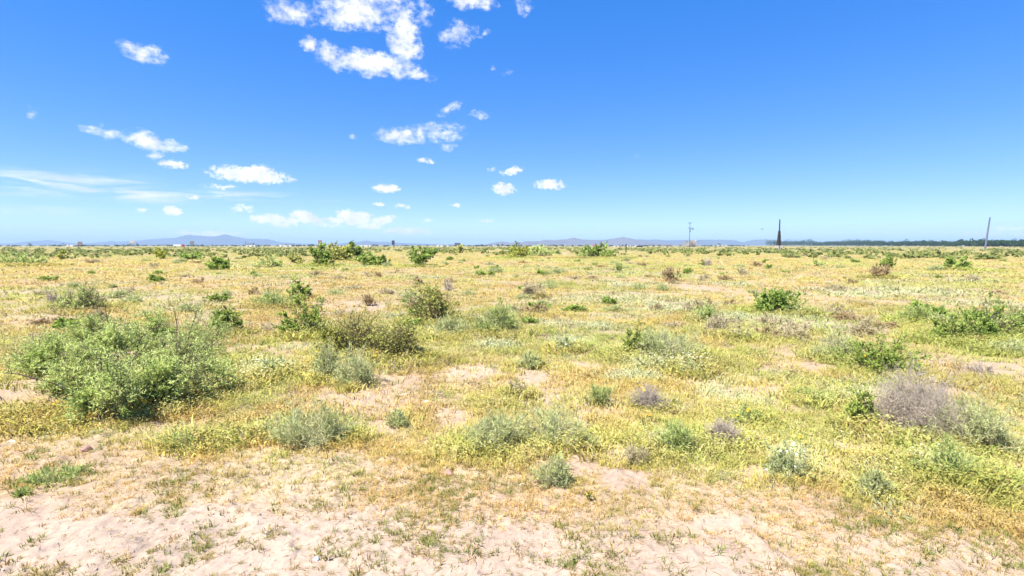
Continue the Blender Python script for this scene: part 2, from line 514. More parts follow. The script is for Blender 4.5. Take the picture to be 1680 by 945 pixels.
S(908, 808, 72, 64, 'grey', 'sage_plant', 'small blue green plant closest to the bare sand', 'plant')
S(1042, 770, 56, 42, 'tan', 'dead_weed', 'small tan grey dry weed beside the open sandy gap', 'weed')
S(515, 742, 150, 72, 'grey', 'broom_plant', 'wide wispy grey green plant in the yellow green grass belt', 'plant')
S(1185, 738, 76, 46, 'dead', 'dead_weed', 'purplish grey dry weed between green tufts', 'weed')
S(1115, 752, 92, 80, 'fine', 'weed_clump', 'loose yellow green weed clump left of the purplish dry weed', 'weed')
S(1500, 736, 160, 120, 'dead', 'dead_bush', 'large dead bush of pale mauve grey twigs', 'bush', mound=.06)
S(1415, 712, 50, 66, 'leafy', 'weed_clump', 'green leafy weed on the left flank of the large dead bush', 'weed')
S(1600, 760, 130, 92, 'grey', 'broom_plant', 'grey green bush on the right flank of the large dead bush', 'bush')
S(1432, 616, 124, 60, 'leafy', 'flowering_shrub', 'dark centred shrub with yellow heads behind the large dead bush', flowers=5, open_=.1)
S(1374, 594, 80, 44, 'grey', 'broom_plant', 'pale grey green shrub left of the dark centred flowering shrub', 'shrub')
S(1553, 566, 84, 44, 'leafy', 'desert_shrub', 'olive shrub with dark foot, first of a row near right edge')
S(1612, 564, 112, 56, 'bushgreen', 'desert_shrub', 'wide green bush in the middle of the row near right edge', 'bush')
S(1668, 556, 100, 60, 'mesquite', 'mesquite_bush', 'blue green mesquite bush cut off by the right edge', 'bush')
S(1655, 586, 64, 28, 'grey', 'sage_plant', 'pale silvery low plant in front of the row near right edge', 'plant')
S(1278, 519, 90, 38, 'bushgreen', 'desert_shrub', 'compact dark green shrub standing alone in pale flowers', open_=-.9)
S(1180, 552, 80, 38, 'tan', 'dead_weed', 'brownish grey dry weed patch in front of a small green shrub', 'weed')
S(1160, 530, 46, 32, 'fine', 'desert_shrub', 'small green shrub just behind the brownish dry weed patch')
S(488, 492, 44, 30, 'leafy', 'desert_shrub', 'small bright green shrub behind the rounded flowering one')
S(452, 505, 70, 36, 'fine', 'weed_clump', 'soft green weed patch left of the small bright shrub', 'weed')
S(132, 514, 92, 40, 'mesquite', 'mesquite_bush', 'pale low mesquite behind the large one, with bare branch tips', 'bush', open_=.2)
S(86, 498, 24, 22, 'dead', 'dead_branch', 'thin bare dark branch poking up beside the pale low mesquite', 'branch')
S(1432, 826, 60, 66, 'grey', 'broom_plant', 'grey and green wispy plant at the lower right above bare sand', 'plant')
S(1566, 806, 96, 62, 'fine', 'weed_clump', 'green weed clump with white specks at the lower right', 'weed')
S(1295, 792, 80, 70, 'whiteflower', 'white_wildflower', 'loose plant with many small white flowers, lower right of centre', 'wildflower', flowers=14, fl_col=(.8, .82, .74), fl_r=.014)
S(1225, 700, 60, 36, 'fine', 'weed_clump', 'yellow green weed with a yellow flower above the purplish dry weed', 'weed', flowers=2)
S(932, 578, 52, 30, 'whiteflower', 'white_wildflower', 'small mound topped with white flowers in the middle', 'wildflower', flowers=10, fl_col=(.8, .82, .74), fl_r=.014)
S(1130, 618, 60, 28, 'whiteflower', 'white_wildflower', 'low white flowered plant at the foot of the broad grey bush', 'wildflower', flowers=12, fl_col=(.8, .82, .74), fl_r=.014)
S(446, 628, 66, 44, 'whiteflower', 'white_wildflower', 'pale green plant frosted with white flowers right of large mesquite', 'wildflower', flowers=14, fl_col=(.8, .82, .74), fl_r=.014)
S(300, 742, 70, 30, 'fine', 'weed_clump', 'low green weed under the front of the large mesquite', 'weed')
S(84, 800, 90, 28, 'fine', 'weed_clump', 'olive grassy clump at the left edge of the sand', 'weed')
S(36, 818, 26, 20, 'fine', 'weed_clump', 'small fresh green sprout left of the olive grassy clump', 'weed')
S(652, 706, 44, 34, 'grey', 'weed_clump', 'pale grey tuft on the sandy ground left of the largest silvery plant', 'weed')
S(1210, 560, 50, 24, 'tan', 'weed_clump', 'little tan tuft right of the brownish dry weed patch', 'weed')
S(1420, 550, 40, 22, 'tan', 'weed_clump', 'low brown grey tuft between pale flowers and the right hand row', 'weed')
S(1610, 612, 40, 18, 'dead', 'dead_weed', 'small grey dry tuft on sandy soil below the right hand row', 'weed')
S(1340, 665, 90, 34, 'fine', 'weed_clump', 'wide pale green weed left of the large dead bush', 'weed')
S(870, 490, 36, 30, 'tan', 'weed_clump', 'upright grey tan tuft in the golden grass behind the middle', 'weed')
S(1500, 530, 50, 30, 'fine', 'weed_clump', 'dull green weed left of the right hand row of shrubs', 'weed')
# --- farther away
S(735, 478, 22, 17, 'dead', 'dead_weed', 'tiny grey dry weed behind the bright creosote', 'weed')
S(683, 466, 18, 14, 'brown', 'dead_weed', 'tiny brown dry weed left of the tiny grey one', 'weed')
S(605, 502, 24, 18, 'brown', 'dead_weed', 'small brown weed behind the pink bare patch', 'weed')
S(1100, 462, 34, 24, 'brown', 'dead_weed', 'reddish brown dry weed far right of centre in golden grass', 'weed')
S(1444, 458, 34, 30, 'brown', 'dead_weed', 'rusty brown bare stemmed weed with leaning stalks', 'weed')
S(1458, 440, 20, 18, 'bushgreen', 'desert_shrub', 'small green shrub right behind the rusty brown weed')
S(1573, 444, 42, 24, 'bushgreen', 'desert_shrub', 'rounded green shrub on the far plain near the right edge')
S(362, 444, 34, 20, 'bushgreen', 'desert_shrub', 'fresh green shrub on the far plain left of the tall creosotes')
S(268, 424, 22, 15, 'yellowgreen', 'desert_shrub', 'yellow green shrub heading a low strip on the left plain')
S(310, 425, 56, 10, 'bushgreen', 'desert_shrub', 'long low green strip of scrub right of the yellow green shrub')
S(38, 438, 66, 24, 'mesquite', 'mesquite_bush', 'dull grey green mesquite far off near the left edge', 'bush')
S(101, 426, 12, 13, 'yellowgreen', 'desert_shrub', 'tiny bright yellow green shrub near the left edge')
S(445, 440, 44, 17, 'mesquite', 'mesquite_bush', 'low blue green mesquite left of the tall far creosotes', 'bush')
S(486, 434, 28, 20, 'creosote', 'creosote_bush', 'brownish creosote with grey right side left of the tall pair', 'bush')
S(528, 437, 36, 34, 'bushgreen', 'creosote_bush', 'tall green far bush reaching the horizon, with a lobe at its foot', 'bush', group=None)
S(553, 429, 42, 28, 'creosote', 'creosote_bush', 'tall far bush with dark trunk right beside the tallest', 'bush')
S(585, 423, 42, 22, 'bushgreen', 'creosote_bush', 'dark far bush on the horizon right of the tall pair', 'bush')
S(605, 436, 44, 20, 'bushgreen', 'desert_shrub', 'mid green rounded shrub in front of the dark far bush')
S(628, 436, 22, 16, 'bushgreen', 'desert_shrub', 'small green shrub at the right end of the far bushes')
S(690, 438, 38, 32, 'bushgreen', 'creosote_bush', 'bright green far bush with dark foot standing apart', 'bush')
S(706, 420, 24, 14, 'bushgreen', 'desert_shrub', 'darker shrub just behind the bright green far bush')
S(756, 416, 20, 11, 'creosote', 'desert_shrub', 'tiny dull shrub near the horizon in the centre')
S(845, 424, 46, 20, 'yellowgreen', 'creosote_bush', 'yellow green far bush at the left of a horizon group', 'bush')
S(888, 421, 50, 17, 'mesquite', 'mesquite_bush', 'grey green far mesquite beside the yellow green bush', 'bush')
S(975, 424, 66, 22, 'bushgreen', 'creosote_bush', 'wide dark green far bush left of the wooden post', 'bush')
S(962, 424, 22, 10, 'fine', 'weed_clump', 'light green weed at the foot of the wide far bush', 'weed')
S(1017, 446, 14, 16, 'fine', 'weed_clump', 'thin green stalky weed below the wooden post', 'weed')
S(1133, 405, 26, 12, 'dead', 'dead_bush', 'grey mauve bare bush at the foot of the utility pole', 'bush')
S(1340, 438, 34, 9, 'mesquite', 'mesquite_bush', 'flat blue grey mesquite on the plain below the dark tower', 'bush')
S(1160, 436, 12, 12, 'dead', 'dead_weed', 'tiny mauve dry weed below the utility pole', 'weed')

# the large mesquite at the left
MQ_LOBES_PX = [(190, 695, 92, 1.0), (130, 660, 85, 1.0), (255, 672, 80, .9), (335, 655, 72, .95), (300, 625, 95, 1.05), (200, 615, 110, 1.05), (96, 625, 82, .9), (330, 590, 90, .95),
               (245, 590, 110, 1.0), (140, 590, 90, .9), (62, 622, 48, .7), (190, 655, 90, 1.0)]

# ------------------------------------------------------------------ mounds under the bigger plants
for s in SHRUBS:
    if s['mound']:
        x, y, rx, ry, hm, _ = place_params(s)
        MOUNDS.append((x, y, rx * 1.1, s['mound']))
mqx, mqy = G(205, 645)
MOUNDS.append((mqx, mqy + .3, 1.5, .14))

# ------------------------------------------------------------------ ground sheet
def build_ground():
    rr = [1.2]
    while rr[-1] < 3.0: rr.append(rr[-1] * 1.02)
    while rr[-1] < 110: rr.append(rr[-1] * 1.0062)
    while rr[-1] < 30000: rr.append(rr[-1] * 1.035)
    rr = np.array(rr)
    fine = np.arange(-64, 64, 0.2); coarse = np.arange(64, 296, 4.0)
    an = np.radians(np.concatenate([fine, coarse]))       # measured from +Y, clockwise
    A, RR = np.meshgrid(an, rr)
    X = RR * np.sin(A); Y = RR * np.cos(A)
    Z = height_fine(X.ravel(), Y.ravel())
    x, y = X.ravel(), Y.ravel()
    veg, green, white, orange, s1, s2, bare = zones(x, y)
    far = sstep(25, 120, np.hypot(x, y))
    sand = np.array([.455, .342, .252]); pink = np.array([.45, .31, .225]); tan = np.array([.42, .315, .195])
    soil = lerp(sand, pink, sstep(.35, .7, fbm(x * .6, y * .6, 81, 4)) * (0.35 + .4 * s1))
    soil = lerp(soil, tan, 0.45 * s2)
    litter = lerp((.44, .34, .14), (.36, .37, .13), green)
    litter = lerp(litter, (.46, .30, .16), orange * .6)
    litter = lerp(litter, (.52, .52, .34), white * .5)
    scrub = sstep(.38, .62, fbm(x * .012 + 3, y * .012, 131, 4))
    litter = lerp(litter, (.27, .29, .10), sstep(90, 260, np.hypot(x, y)) * (.35 + .65 * scrub))
    litter = litter * (1 - .17 * sstep(7, 18, np.hypot(x, y)))[:, None] * [1, .98, .85]
    col = lerp(soil, litter, np.clip(veg * (0.55 + 0.35 * far), 0, 1))
    nA, nR = len(an), len(rr)
    V = np.stack([x, y, Z], -1)
    V = np.concatenate([V, [[0, 0, hz(0, 0.01)]]])
    col = np.concatenate([col, [sand]])
    i = np.arange(nR - 1)[:, None] * nA; j = np.arange(nA)[None]; j2 = (j + 1) % nA
    a, b, c, d = (i + j), (i + j2), (i + nA + j2), (i + nA + j)
    T = np.concatenate([np.stack([a, d, c], -1).reshape(-1, 3), np.stack([a, c, b], -1).reshape(-1, 3)])
    cap = np.stack([np.full(nA, nA * nR), np.arange(nA), (np.arange(nA) + 1) % nA], -1)
    T = np.concatenate([T, cap])
    rough = np.concatenate([1 - 0.5 * s2, [1]])
    me = np_mesh('ground', V, T, col)
    m, nt, out = new_mat('desert_soil')
    L = nt.links.new
    b = N(nt, 'ShaderNodeBsdfPrincipled'); b.inputs['Roughness'].default_value = 0.95; b.inputs['Specular IOR Level'].default_value = 0.05
    at = N(nt, 'ShaderNodeAttribute', attribute_name='tint')
    geo = N(nt, 'ShaderNodeNewGeometry')
    n1 = N(nt, 'ShaderNodeTexNoise'); n1.inputs['Scale'].default_value = 14; n1.inputs['Detail'].default_value = 8; n1.inputs['Roughness'].default_value = .7
    n2 = N(nt, 'ShaderNodeTexNoise'); n2.inputs['Scale'].default_value = 0.7; n2.inputs['Detail'].default_value = 8; n2.inputs['Roughness'].default_value = .72
    n3 = N(nt, 'ShaderNodeTexNoise'); n3.inputs['Scale'].default_value = 55; n3.inputs['Detail'].default_value = 4
    for n in (n1, n2, n3): L(geo.outputs['Position'], n.inputs['Vector'])
    r1 = N(nt, 'ShaderNodeMapRange'); r1.inputs['From Min'].default_value = .3; r1.inputs['From Max'].default_value = .7; r1.inputs['To Min'].default_value = .74; r1.inputs['To Max'].default_value = 1.12
    L(n1.outputs['Fac'], r1.inputs['Value'])
    r2 = N(nt, 'ShaderNodeMapRange'); r2.inputs['From Min'].default_value = .3; r2.inputs['From Max'].default_value = .7; r2.inputs['To Min'].default_value = .80; r2.inputs['To Max'].default_value = 1.16
    L(n2.outputs['Fac'], r2.inputs['Value'])
    r3 = N(nt, 'ShaderNodeMapRange'); r3.inputs['From Min'].default_value = .62; r3.inputs['From Max'].default_value = .72; r3.inputs['To Min'].default_value = 1; r3.inputs['To Max'].default_value = .72
    L(n3.outputs['Fac'], r3.inputs['Value'])
    mu = N(nt, 'ShaderNodeMath', operation='MULTIPLY'); L(r1.outputs[0], mu.inputs[0]); L(r2.outputs[0], mu.inputs[1])
    mu2 = N(nt, 'ShaderNodeMath', operation='MULTIPLY'); L(mu.outputs[0], mu2.inputs[0]); L(r3.outputs[0], mu2.inputs[1])
    vm = N(nt, 'ShaderNodeVectorMath', operation='SCALE'); L(at.outputs['Color'], vm.inputs[0]); L(mu2.outputs[0], vm.inputs['Scale'])
    L(vm.outputs[0], b.inputs['Base Color'])
    bp = N(nt, 'ShaderNodeBump'); bp.inputs['Strength'].default_value = .8; bp.inputs['Distance'].default_value = .02
    L(n1.outputs['Fac'], bp.inputs['Height']); L(bp.outputs[0], b.inputs['Normal'])
    L(b.outputs[0], out.inputs['Surface'])
    o = link('ground', me, m, None, True)
    tag(o, kind='structure')
    return o


build_ground()

# ------------------------------------------------------------------ grass and ground cover
def proto_tuft(B, rng, lean=0.6, spread=0.45, wid=0.05, flat=0.0):
    V, T, K = [], [], []
    for i in range(B):
        a = rng.uniform(0, 2 * math.pi); rad = spread * math.sqrt(rng.uniform())
        base = np.array([math.cos(a) * rad, math.sin(a) * rad, -0.05])
        la = a + rng.normal(0, 0.9); le = abs(rng.normal(0.15, lean * .55)) + .05
        Lh = rng.uniform(0.5, 1.1)
        mid = base + np.array([math.cos(la) * le * .35, math.sin(la) * le * .35, .55]) * Lh
        tip = base + np.array([math.cos(la) * le, math.sin(la) * le, 1.0 - 0.35 * le]) * Lh
        w = wid * rng.uniform(.6, 1.3); wa = rng.uniform(0, math.pi); s = np.array([math.cos(wa), math.sin(wa), 0]) * w
        n = len(V)
        V += [base - s, base + s, mid - s * .8, mid + s * .8, tip]
        T += [(n, n + 1, n + 3), (n, n + 3, n + 2), (n + 2, n + 3, n + 4)]
        K += [0] * 5
    return np.array(V), np.array(T), np.array(K, float)


def proto_flowerlet(B, nf, rng, fs=0.06):
    V, T, K = proto_tuft(B, rng, .8, .5, .045)
    V, T, K = list(V), list(T), list(K)
    for i in range(nf):
        a = rng.uniform(0, 2 * math.pi); rad = .6 * math.sqrt(rng.uniform())
        c = np.array([math.cos(a) * rad, math.sin(a) * rad, rng.uniform(.55, 1.05)])
        n = len(V); wa = rng.uniform(0, math.pi)
        p = np.array([math.cos(wa), math.sin(wa), rng.normal(0, .3)]); q = np.array([-math.sin(wa), math.cos(wa), rng.normal(0, .3)])
        s = fs * rng.uniform(.6, 1.3)
        V += [c + p * s, c + q * s, c - p * s, c - q * s]; T += [(n, n + 1, n + 2), (n, n + 2, n + 3)]; K += [1] * 4
    return np.array(V), np.array(T), np.array(K, float)


def scatter(name, protos, x, y, sc_h, sc_w, tint, tint2, rng, mat, label, z=None):
    Vs, Ts, Cs = [], [], []; off = 0
    pid = rng.integers(0, len(protos), len(x))
    rot = rng.uniform(0, 2 * math.pi, len(x))
    zz = height_fine(x, y)
    for k, (PV, PT, PK) in enumerate(protos):
        s = np.where(pid == k)[0]
        if not len(s): continue
        c, sn = np.cos(rot[s])[:, None], np.sin(rot[s])[:, None]
        X = (PV[:, 0] * c - PV[:, 1] * sn) * sc_w[s, None] + x[s, None]
        Y = (PV[:, 0] * sn + PV[:, 1] * c) * sc_w[s, None] + y[s, None]
        Z = PV[:, 2] * sc_h[s, None] + zz[s, None]
        n = len(s)
        Vs.append(np.stack([X, Y, Z], -1).reshape(-1, 3))
        Ts.append(((np.arange(n) * len(PV))[:, None, None] + PT[None]).reshape(-1, 3) + off)
        nb = len(PV)
        jit = np.repeat(rng.uniform(.78, 1.22, (n, nb // 5 + 1, 1)), 5, 1)[:, :nb]
        base = tint[s][:, None, :] * (1 - PK[None, :, None]) + tint2[s][:, None, :] * PK[None, :, None]
        Cs.append((base * jit).reshape(-1, 3))
        off += n * nb
    me = np_mesh(name, np.concatenate(Vs), np.concatenate(Ts), np.clip(np.concatenate(Cs), 0, .85))
    o = link(name, me, mat)
    return tag(o, label, 'ground cover', None, 'stuff')


def grass_field():
    rng = np.random.default_rng(3)
    n = 299000
    r = np.exp(rng.uniform(math.log(3.3), math.log(700), n))
    a = np.radians(rng.uniform(-61, 61, n))
    x, y = r * np.sin(a), r * np.cos(a)
    veg, green, white, orange, s1, s2, bare = zones(x, y)
    clump = sstep(.30, .62, fbm(x * 2.2, y * 2.2, 91, 3))
    p = np.clip(veg * (.35 + .75 * clump), 0, 1) * np.where(r < 22, .92, 0.6)
    keep = rng.uniform(size=n) < p
    x, y, r = x[keep], y[keep], r[keep]; green, white, orange, s2 = green[keep], white[keep], orange[keep], s2[keep]
    n = len(x)
    ex, ey = [], []
    for s in SHRUBS:
        if s['w'] * s['h'] < 900: continue
        sx, sy, srx, sry, shm, _ = place_params(s)
        k = int(60 + 900 * srx * sry / max(1, sy / 8) ** 1.2)
        q = rng.uniform(.55, 1.5, k); w_ = rng.uniform(0, 2 * math.pi, k)
        ex.append(sx + srx * q * np.cos(w_)); ey.append(sy + sry * q * np.sin(w_))
    k = 1500; q = rng.uniform(.7, 1.25, k); w_ = rng.uniform(0, 2 * math.pi, k); mx_, my_ = G(205, 640)
    ex.append(mx_ + 2.0 * q * np.cos(w_)); ey.append(my_ + 1.7 * q * np.sin(w_))
    ex = np.concatenate(ex); ey = np.concatenate(ey)
    zz_ = zones(ex, ey); kk = rng.uniform(size=len(ex)) < (.12 + .88 * zz_[5]) * (1 - .95 * zz_[6])
    ex, ey = ex[kk], ey[kk]
    x = np.concatenate([x, ex]); y = np.concatenate([y, ey]); r = np.hypot(x, y); n = len(x)
    veg, green, white, orange, s1, s2, bare = zones(x, y)
    skirt = np.zeros(n); skirt[n - len(ex):] = 1
    green = np.maximum(green, skirt * .6); white = white * (1 - skirt * .5)
    big = fbm(x * .9, y * .9, 95, 3)
    hgt = (0.036 + 0.052 * s2) * (0.55 + .95 * big) * rng.uniform(.6, 1.35, n) * (1 + 0.018 * np.minimum(r, 60)) * (1 + .7 * skirt)
    wid = hgt * rng.uniform(.75, 1.2, n) * (1.0 + 0.045 * np.minimum(r, 90)) + .01
    gold = np.array([.60, .48, .17]); yg = np.array([.57, .52, .18]); gr = np.array([.40, .46, .15]); org = np.array([.60, .40, .20]); straw = np.array([.66, .56, .34]); pale = np.array([.58, .60, .36])
    c = lerp(gold, yg, sstep(.35, .65, fbm(x * .8, y * .8, 101, 3)))
    c = lerp(c, org, orange * .5 * (1 - green))
    c = lerp(c, gr, np.clip(green * 1.05, 0, 1) * rng.uniform(.45, 1, n))
    c = lerp(c, straw, (rng.uniform(size=n) < .2) * .8)
    c = lerp(c, org * .8, (rng.uniform(size=n) < .10) * .7)
    c = lerp(c, pale, white * .8)
    c = lerp(c, (.44, .40, .26), (rng.uniform(size=n) < .07) * sstep(12, 30, r) * .9)
    c = lerp(c, (.68, .44, .20), (1 - s2) * .8 * sstep(.35, .6, fbm(x * 1.1 + 80, y * 1.1, 151, 3)))
    big1 = sstep(8, 16, r) * sstep(.48, .62, fbm(x * .10, y * .13 + 4, 153, 4)); big2 = sstep(8, 16, r) * sstep(.50, .62, fbm(x * .09 + 30, y * .12, 155, 4))
    c = lerp(c, (.66, .47, .24), big1 * .45); c = lerp(c, (.42, .52, .15), big2 * .42)
    c = c * rng.uniform(.84, 1.2, (n, 1)) * (1 - .09 * sstep(7, 18, r))[:, None] * [1.0, 1.0, .84]
    c = lerp(c, c * [.72, .62, .5], sstep(.56, .7, fbm(x * .7 + 60, y * .7, 141, 4)) * .45)
    wh = white * .95 > rng.uniform(.1, 1, n)
    protos = [proto_tuft(12, rng, .9, .6, .028) for _ in range(5)]
    for _ in range(7):
        pv, pt, pk = proto_flowerlet(8, 11, rng, .05); protos.append((pv, pt, pk * 0))
    g = ~wh
    scatter('grass', protos, x[g], y[g], hgt[g], wid[g], c[g], c[g], rng, M_GRASS, 'golden and yellow green dry grass covering the desert plain')
    pf = [proto_flowerlet(8, 7, rng, .042) for _ in range(8)]
    t2 = np.tile(np.array([[.72, .74, .50]]), (wh.sum(), 1)) * rng.uniform(.8, 1.05, (wh.sum(), 1))
    scatter('white_wildflowers', pf, x[wh], y[wh], hgt[wh] * 1.1, wid[wh] * 1.25, c[wh] * .9, t2, rng, M_PETAL, 'mats of tiny white wildflowers spread through the dry grass')
    # short green sprouts on the bare sand
    n = 49000
    r = np.exp(rng.uniform(math.log(2.9), math.log(8.5), n)); a = np.radians(rng.uniform(-61, 61, n))
    x, y = r * np.sin(a), r * np.cos(a)
    veg, green, white, orange, s1, s2, bare = zones(x, y)
    cl = sstep(.46, .66, fbm(x * 1.5, y * 1.5, 111, 3))
    keep = rng.uniform(size=n) < (1 - s2) * (.13 + .6 * cl) * (.45 + .4 * s1) * (1 - bare)
    x, y = x[keep], y[keep]; n = len(x)
    sz = (.022 + .062 * rng.uniform(size=n) ** 2.6)
    c = lerp((.20, .25, .055), (.46, .31, .13), rng.uniform(size=n) ** 1.5)
    ps = [proto_tuft(16, rng, 1.3, .42, .042) for _ in range(10)]
    scatter('sprouts', ps, x, y, sz * 1.0, sz * 1.25, c, c, rng, M_GRASS, 'short green sprouts dotting the bare pale sand')
    n = 36000
    r = np.exp(rng.uniform(math.log(4.2), math.log(120), n)); a = np.radians(rng.uniform(-61, 61, n))
    x, y = r * np.sin(a), r * np.cos(a)
    veg, green, white, orange, s1, s2, bare = zones(x, y)
    cl = sstep(.45, .7, fbm(x * .9 + 7, y * .9, 121, 3))
    keep = rng.uniform(size=n) < s2 * (.06 + .55 * cl) * (1 - .9 * bare)
    x, y, r, green = x[keep], y[keep], r[keep], green[keep]; n = len(x)
    t = fbm(x * .6, y * .6 + 30, 125, 3) + rng.normal(0, .10, n)
    sage = np.array([.40, .43, .23]); leafg = np.array([.26, .36, .09]); mauve = np.array([.47, .38, .29]); rust = np.array([.46, .29, .14])
    c = lerp(sage, leafg, sstep(.42, .55, t)); c = lerp(c, mauve, sstep(.52, .6, fbm(x * .5 + 50, y * .5, 127, 3) + rng.normal(0, .08, n)))
    c = lerp(c, rust, (rng.uniform(size=n) < .15) * .8); c = c * rng.uniform(.75, 1.15, (n, 1))
    sz = (.05 + .13 * rng.uniform(size=n) ** 2.2) * (1 + .012 * np.minimum(r, 70))
    pl = []
    for _ in range(8):
        nl = 46
        d = unit(rng.normal(size=(nl, 3)) * [1, 1, .6] + [0, 0, .5]); P = d * rng.uniform(.15, .85, (nl, 1)) * [1, 1, 1] + [0, 0, .02]; P[:, 2] = np.abs(P[:, 2])
        V_, T_ = leaves(P, d + rng.normal(0, .5, (nl, 3)), rng.uniform(.2, .42, nl), rng.uniform(.05, .11, nl), rng)
        pl.append((V_, T_, np.zeros(len(V_))))
    scatter('forbs', pl, x, y, sz, sz * rng.uniform(.8, 1.5, n), c, c, rng, M_LEAF, 'low sage green and mauve forbs growing between the grasses')
    # dry stalks, litter and small clods lying between the tufts
    n = 47000
    r = np.exp(rng.uniform(math.log(3.0), math.log(14), n)); a = np.radians(rng.uniform(-61, 61, n))
    x, y = r * np.sin(a), r * np.cos(a)
    veg, green, white, orange, s1, s2, bare = zones(x, y)
    keep = rng.uniform(size=n) < (.28 + .4 * s1) * (1 - .5 * bare)
    x, y = x[keep], y[keep]; n = len(x)
    P = np.stack([x, y, height_fine(x, y) + .006], -1)
    an = rng.uniform(0, 2 * math.pi, n); ln = rng.uniform(.02, .09, n)
    Q = P + np.stack([np.cos(an) * ln, np.sin(an) * ln, rng.uniform(-.004, .03, n) * (.25 + .75 * s1[keep])], -1)
    V, T = tubes(P, Q, .0022, .0012)
    cc = lerp((.30, .19, .11), (.55, .45, .28), rng.uniform(size=n))
    o = link('plant_litter', np_mesh('plant_litter', V, T, np.repeat(cc, 6, 0)), M_TWIG)
    tag(o, 'broken dry stalks and litter strewn over the sandy soil', 'litter', None, 'stuff')
    n = 6000
    r = np.exp(rng.uniform(math.log(2.8), math.log(9), n)); a = np.radians(rng.uniform(-61, 61, n))
    x, y = r * np.sin(a), r * np.cos(a)
    P = np.stack([x, y, height_fine(x, y)], -1)
    s = .004 + .018 * rng.uniform(size=n) ** 7
    oc = np.array([(1, 0, 0), (-1, 0, 0), (0, 1, 0), (0, -1, 0), (0, 0, .8), (0, 0, -.6)], float)
    V = P[:, None] + oc[None] * s[:, None, None] * rng.uniform(.6, 1.4, (n, 6, 1))
    q = np.array([(0, 2, 4), (2, 1, 4), (1, 3, 4), (3, 0, 4), (2, 0, 5), (1, 2, 5), (3, 1, 5), (0, 3, 5)])
    T = (np.arange(n) * 6)[:, None, None] + q[None]
    cc = lerp((.34, .25, .18), (.50, .40, .30), rng.uniform(size=n))
    o = link('gravel', np_mesh('gravel', V.reshape(-1, 3), T.reshape(-1, 3), np.repeat(cc, 6, 0)), M_TWIG)
    tag(o, 'small pebbles and crumbs of soil on the bare sand', 'gravel', None, 'stuff')


grass_field()

# ------------------------------------------------------------------ plants
for i, s in enumerate(SHRUBS):
    build_shrub(s, 100 + i)


def big_mesquite():
    rng = np.random.default_rng(5)
    cx, cy = G(205, 650)
    lob = []
    for px, py, rp, hf in MQ_LOBES_PX:
        x, y = G(px, py); pm = y / F_PX
        rad = rp * pm * .62
        lob.append((x - cx, y - cy, 0, rad, hf * (.74 + .22 * sstep(0, 1.5, y - cy)) / rad))
    lob = np.array(lob)
    K = KIND['mesquite']; old = dict(K)
    K['ns'] = 225; K['k'] = 4.2; K['nt'] = 14
    tw, lf, Q = shrub_arrays('mesquite', 1.7, 1.4, .9, 20000, .0185, rng, lob)
    K.update(old)
    e = empty('mesquite_bush', (cx, cy, hz(cx, cy)), 'large sprawling feathery green mesquite bush at the left front', 'bush')
    link('stems', np_mesh('stems', *tw), M_TWIG, e)
    link('foliage', np_mesh('foliage', *lf), M_LEAF, e)
    # long bare dark branches that stick out of the crown
    for px, py, tx, ty, Y in [(175, 560, 172, 515, None), (290, 570, 285, 520, None), (225, 570, 262, 548, None), (60, 622, 5, 612, None), (120, 640, 45, 618, None), (250, 640, 238, 590, None), (305, 575, 325, 520, None)]:
        x, y = G(px, py + 40)
        p = AT(px, py, y); q = AT(tx, ty - (14 if ty < 560 else 0), y + .1)
        m = [(a + b) / 2 + rng.normal(0, .05) for a, b in zip(p, q)]
        mb = MB(); base = (p[0] + rng.normal(0, .1), p[1], .1)
        mb.tube(base, p, .016, .012, 6).tube(p, m, .012, .009, 6).tube(m, q, .009, .004, 6)
        for k in range(3):
            t = rng.uniform(.2, .9); a = [u + (v - u) * t for u, v in zip(m, q)]
            mb.tube(a, [a[0] + rng.normal(0, .12), a[1] + rng.normal(0, .1), a[2] + rng.uniform(.02, .15)], .005, .002, 5)
        mb.v = [(v[0] - cx, v[1] - cy, v[2] - hz(cx, cy)) for v in mb.v]
        mb.build('branch', M_BARK, e)
    for k in range(3):
        q = Q[rng.integers(len(Q))]
        f = link('flower', flower_mesh(.02, YELLOW, rng), M_PETAL, e); f.location = (q[0], q[1] - .1, q[2] + .03)


M_BARK = solid('bark', (.085, .06, .05), .9)
big_mesquite()

# small yellow wildflowers standing by themselves
def wildflower(px, py, hm, heads, label, col=YELLOW):
    rng = np.random.default_rng(int(px * 7 + py))
    x, y = G(px, py)
    e = empty('yellow_wildflower', (x, y, hz(x, y)), label, 'wildflower')
    mb = MB(); P, D = [], []
    for i in range(heads):
        q = (rng.normal(0, .35 * hm), rng.normal(0, .35 * hm), hm * rng.uniform(.75, 1.05))
        m = (q[0] * .4, q[1] * .4, q[2] * .55)
        mb.tube((0, 0, -.02), m, .004, .003, 5).tube(m, q, .003, .002, 5)
        for k in range(8):
            t = rng.uniform(.1, .9); P.append([c * t for c in q]); D.append(rng.normal(0, 1, 3) + [0, 0, .6])
        f = link('flower', flower_mesh(max(.02, y * .0026), col, rng), M_PETAL, e); f.location = q
    mb.build('stems', solid('flower_stalk', (.17, .22, .07)) if 'flower_stalk' not in bpy.data.materials else bpy.data.materials['flower_stalk'], e)
    V, T = leaves(np.array(P), np.array(D), .05, .016, rng)
    link('leaves', np_mesh('leaves', V, T, np.tile([[.2, .27, .07]], (len(V), 1))), M_LEAF, e)


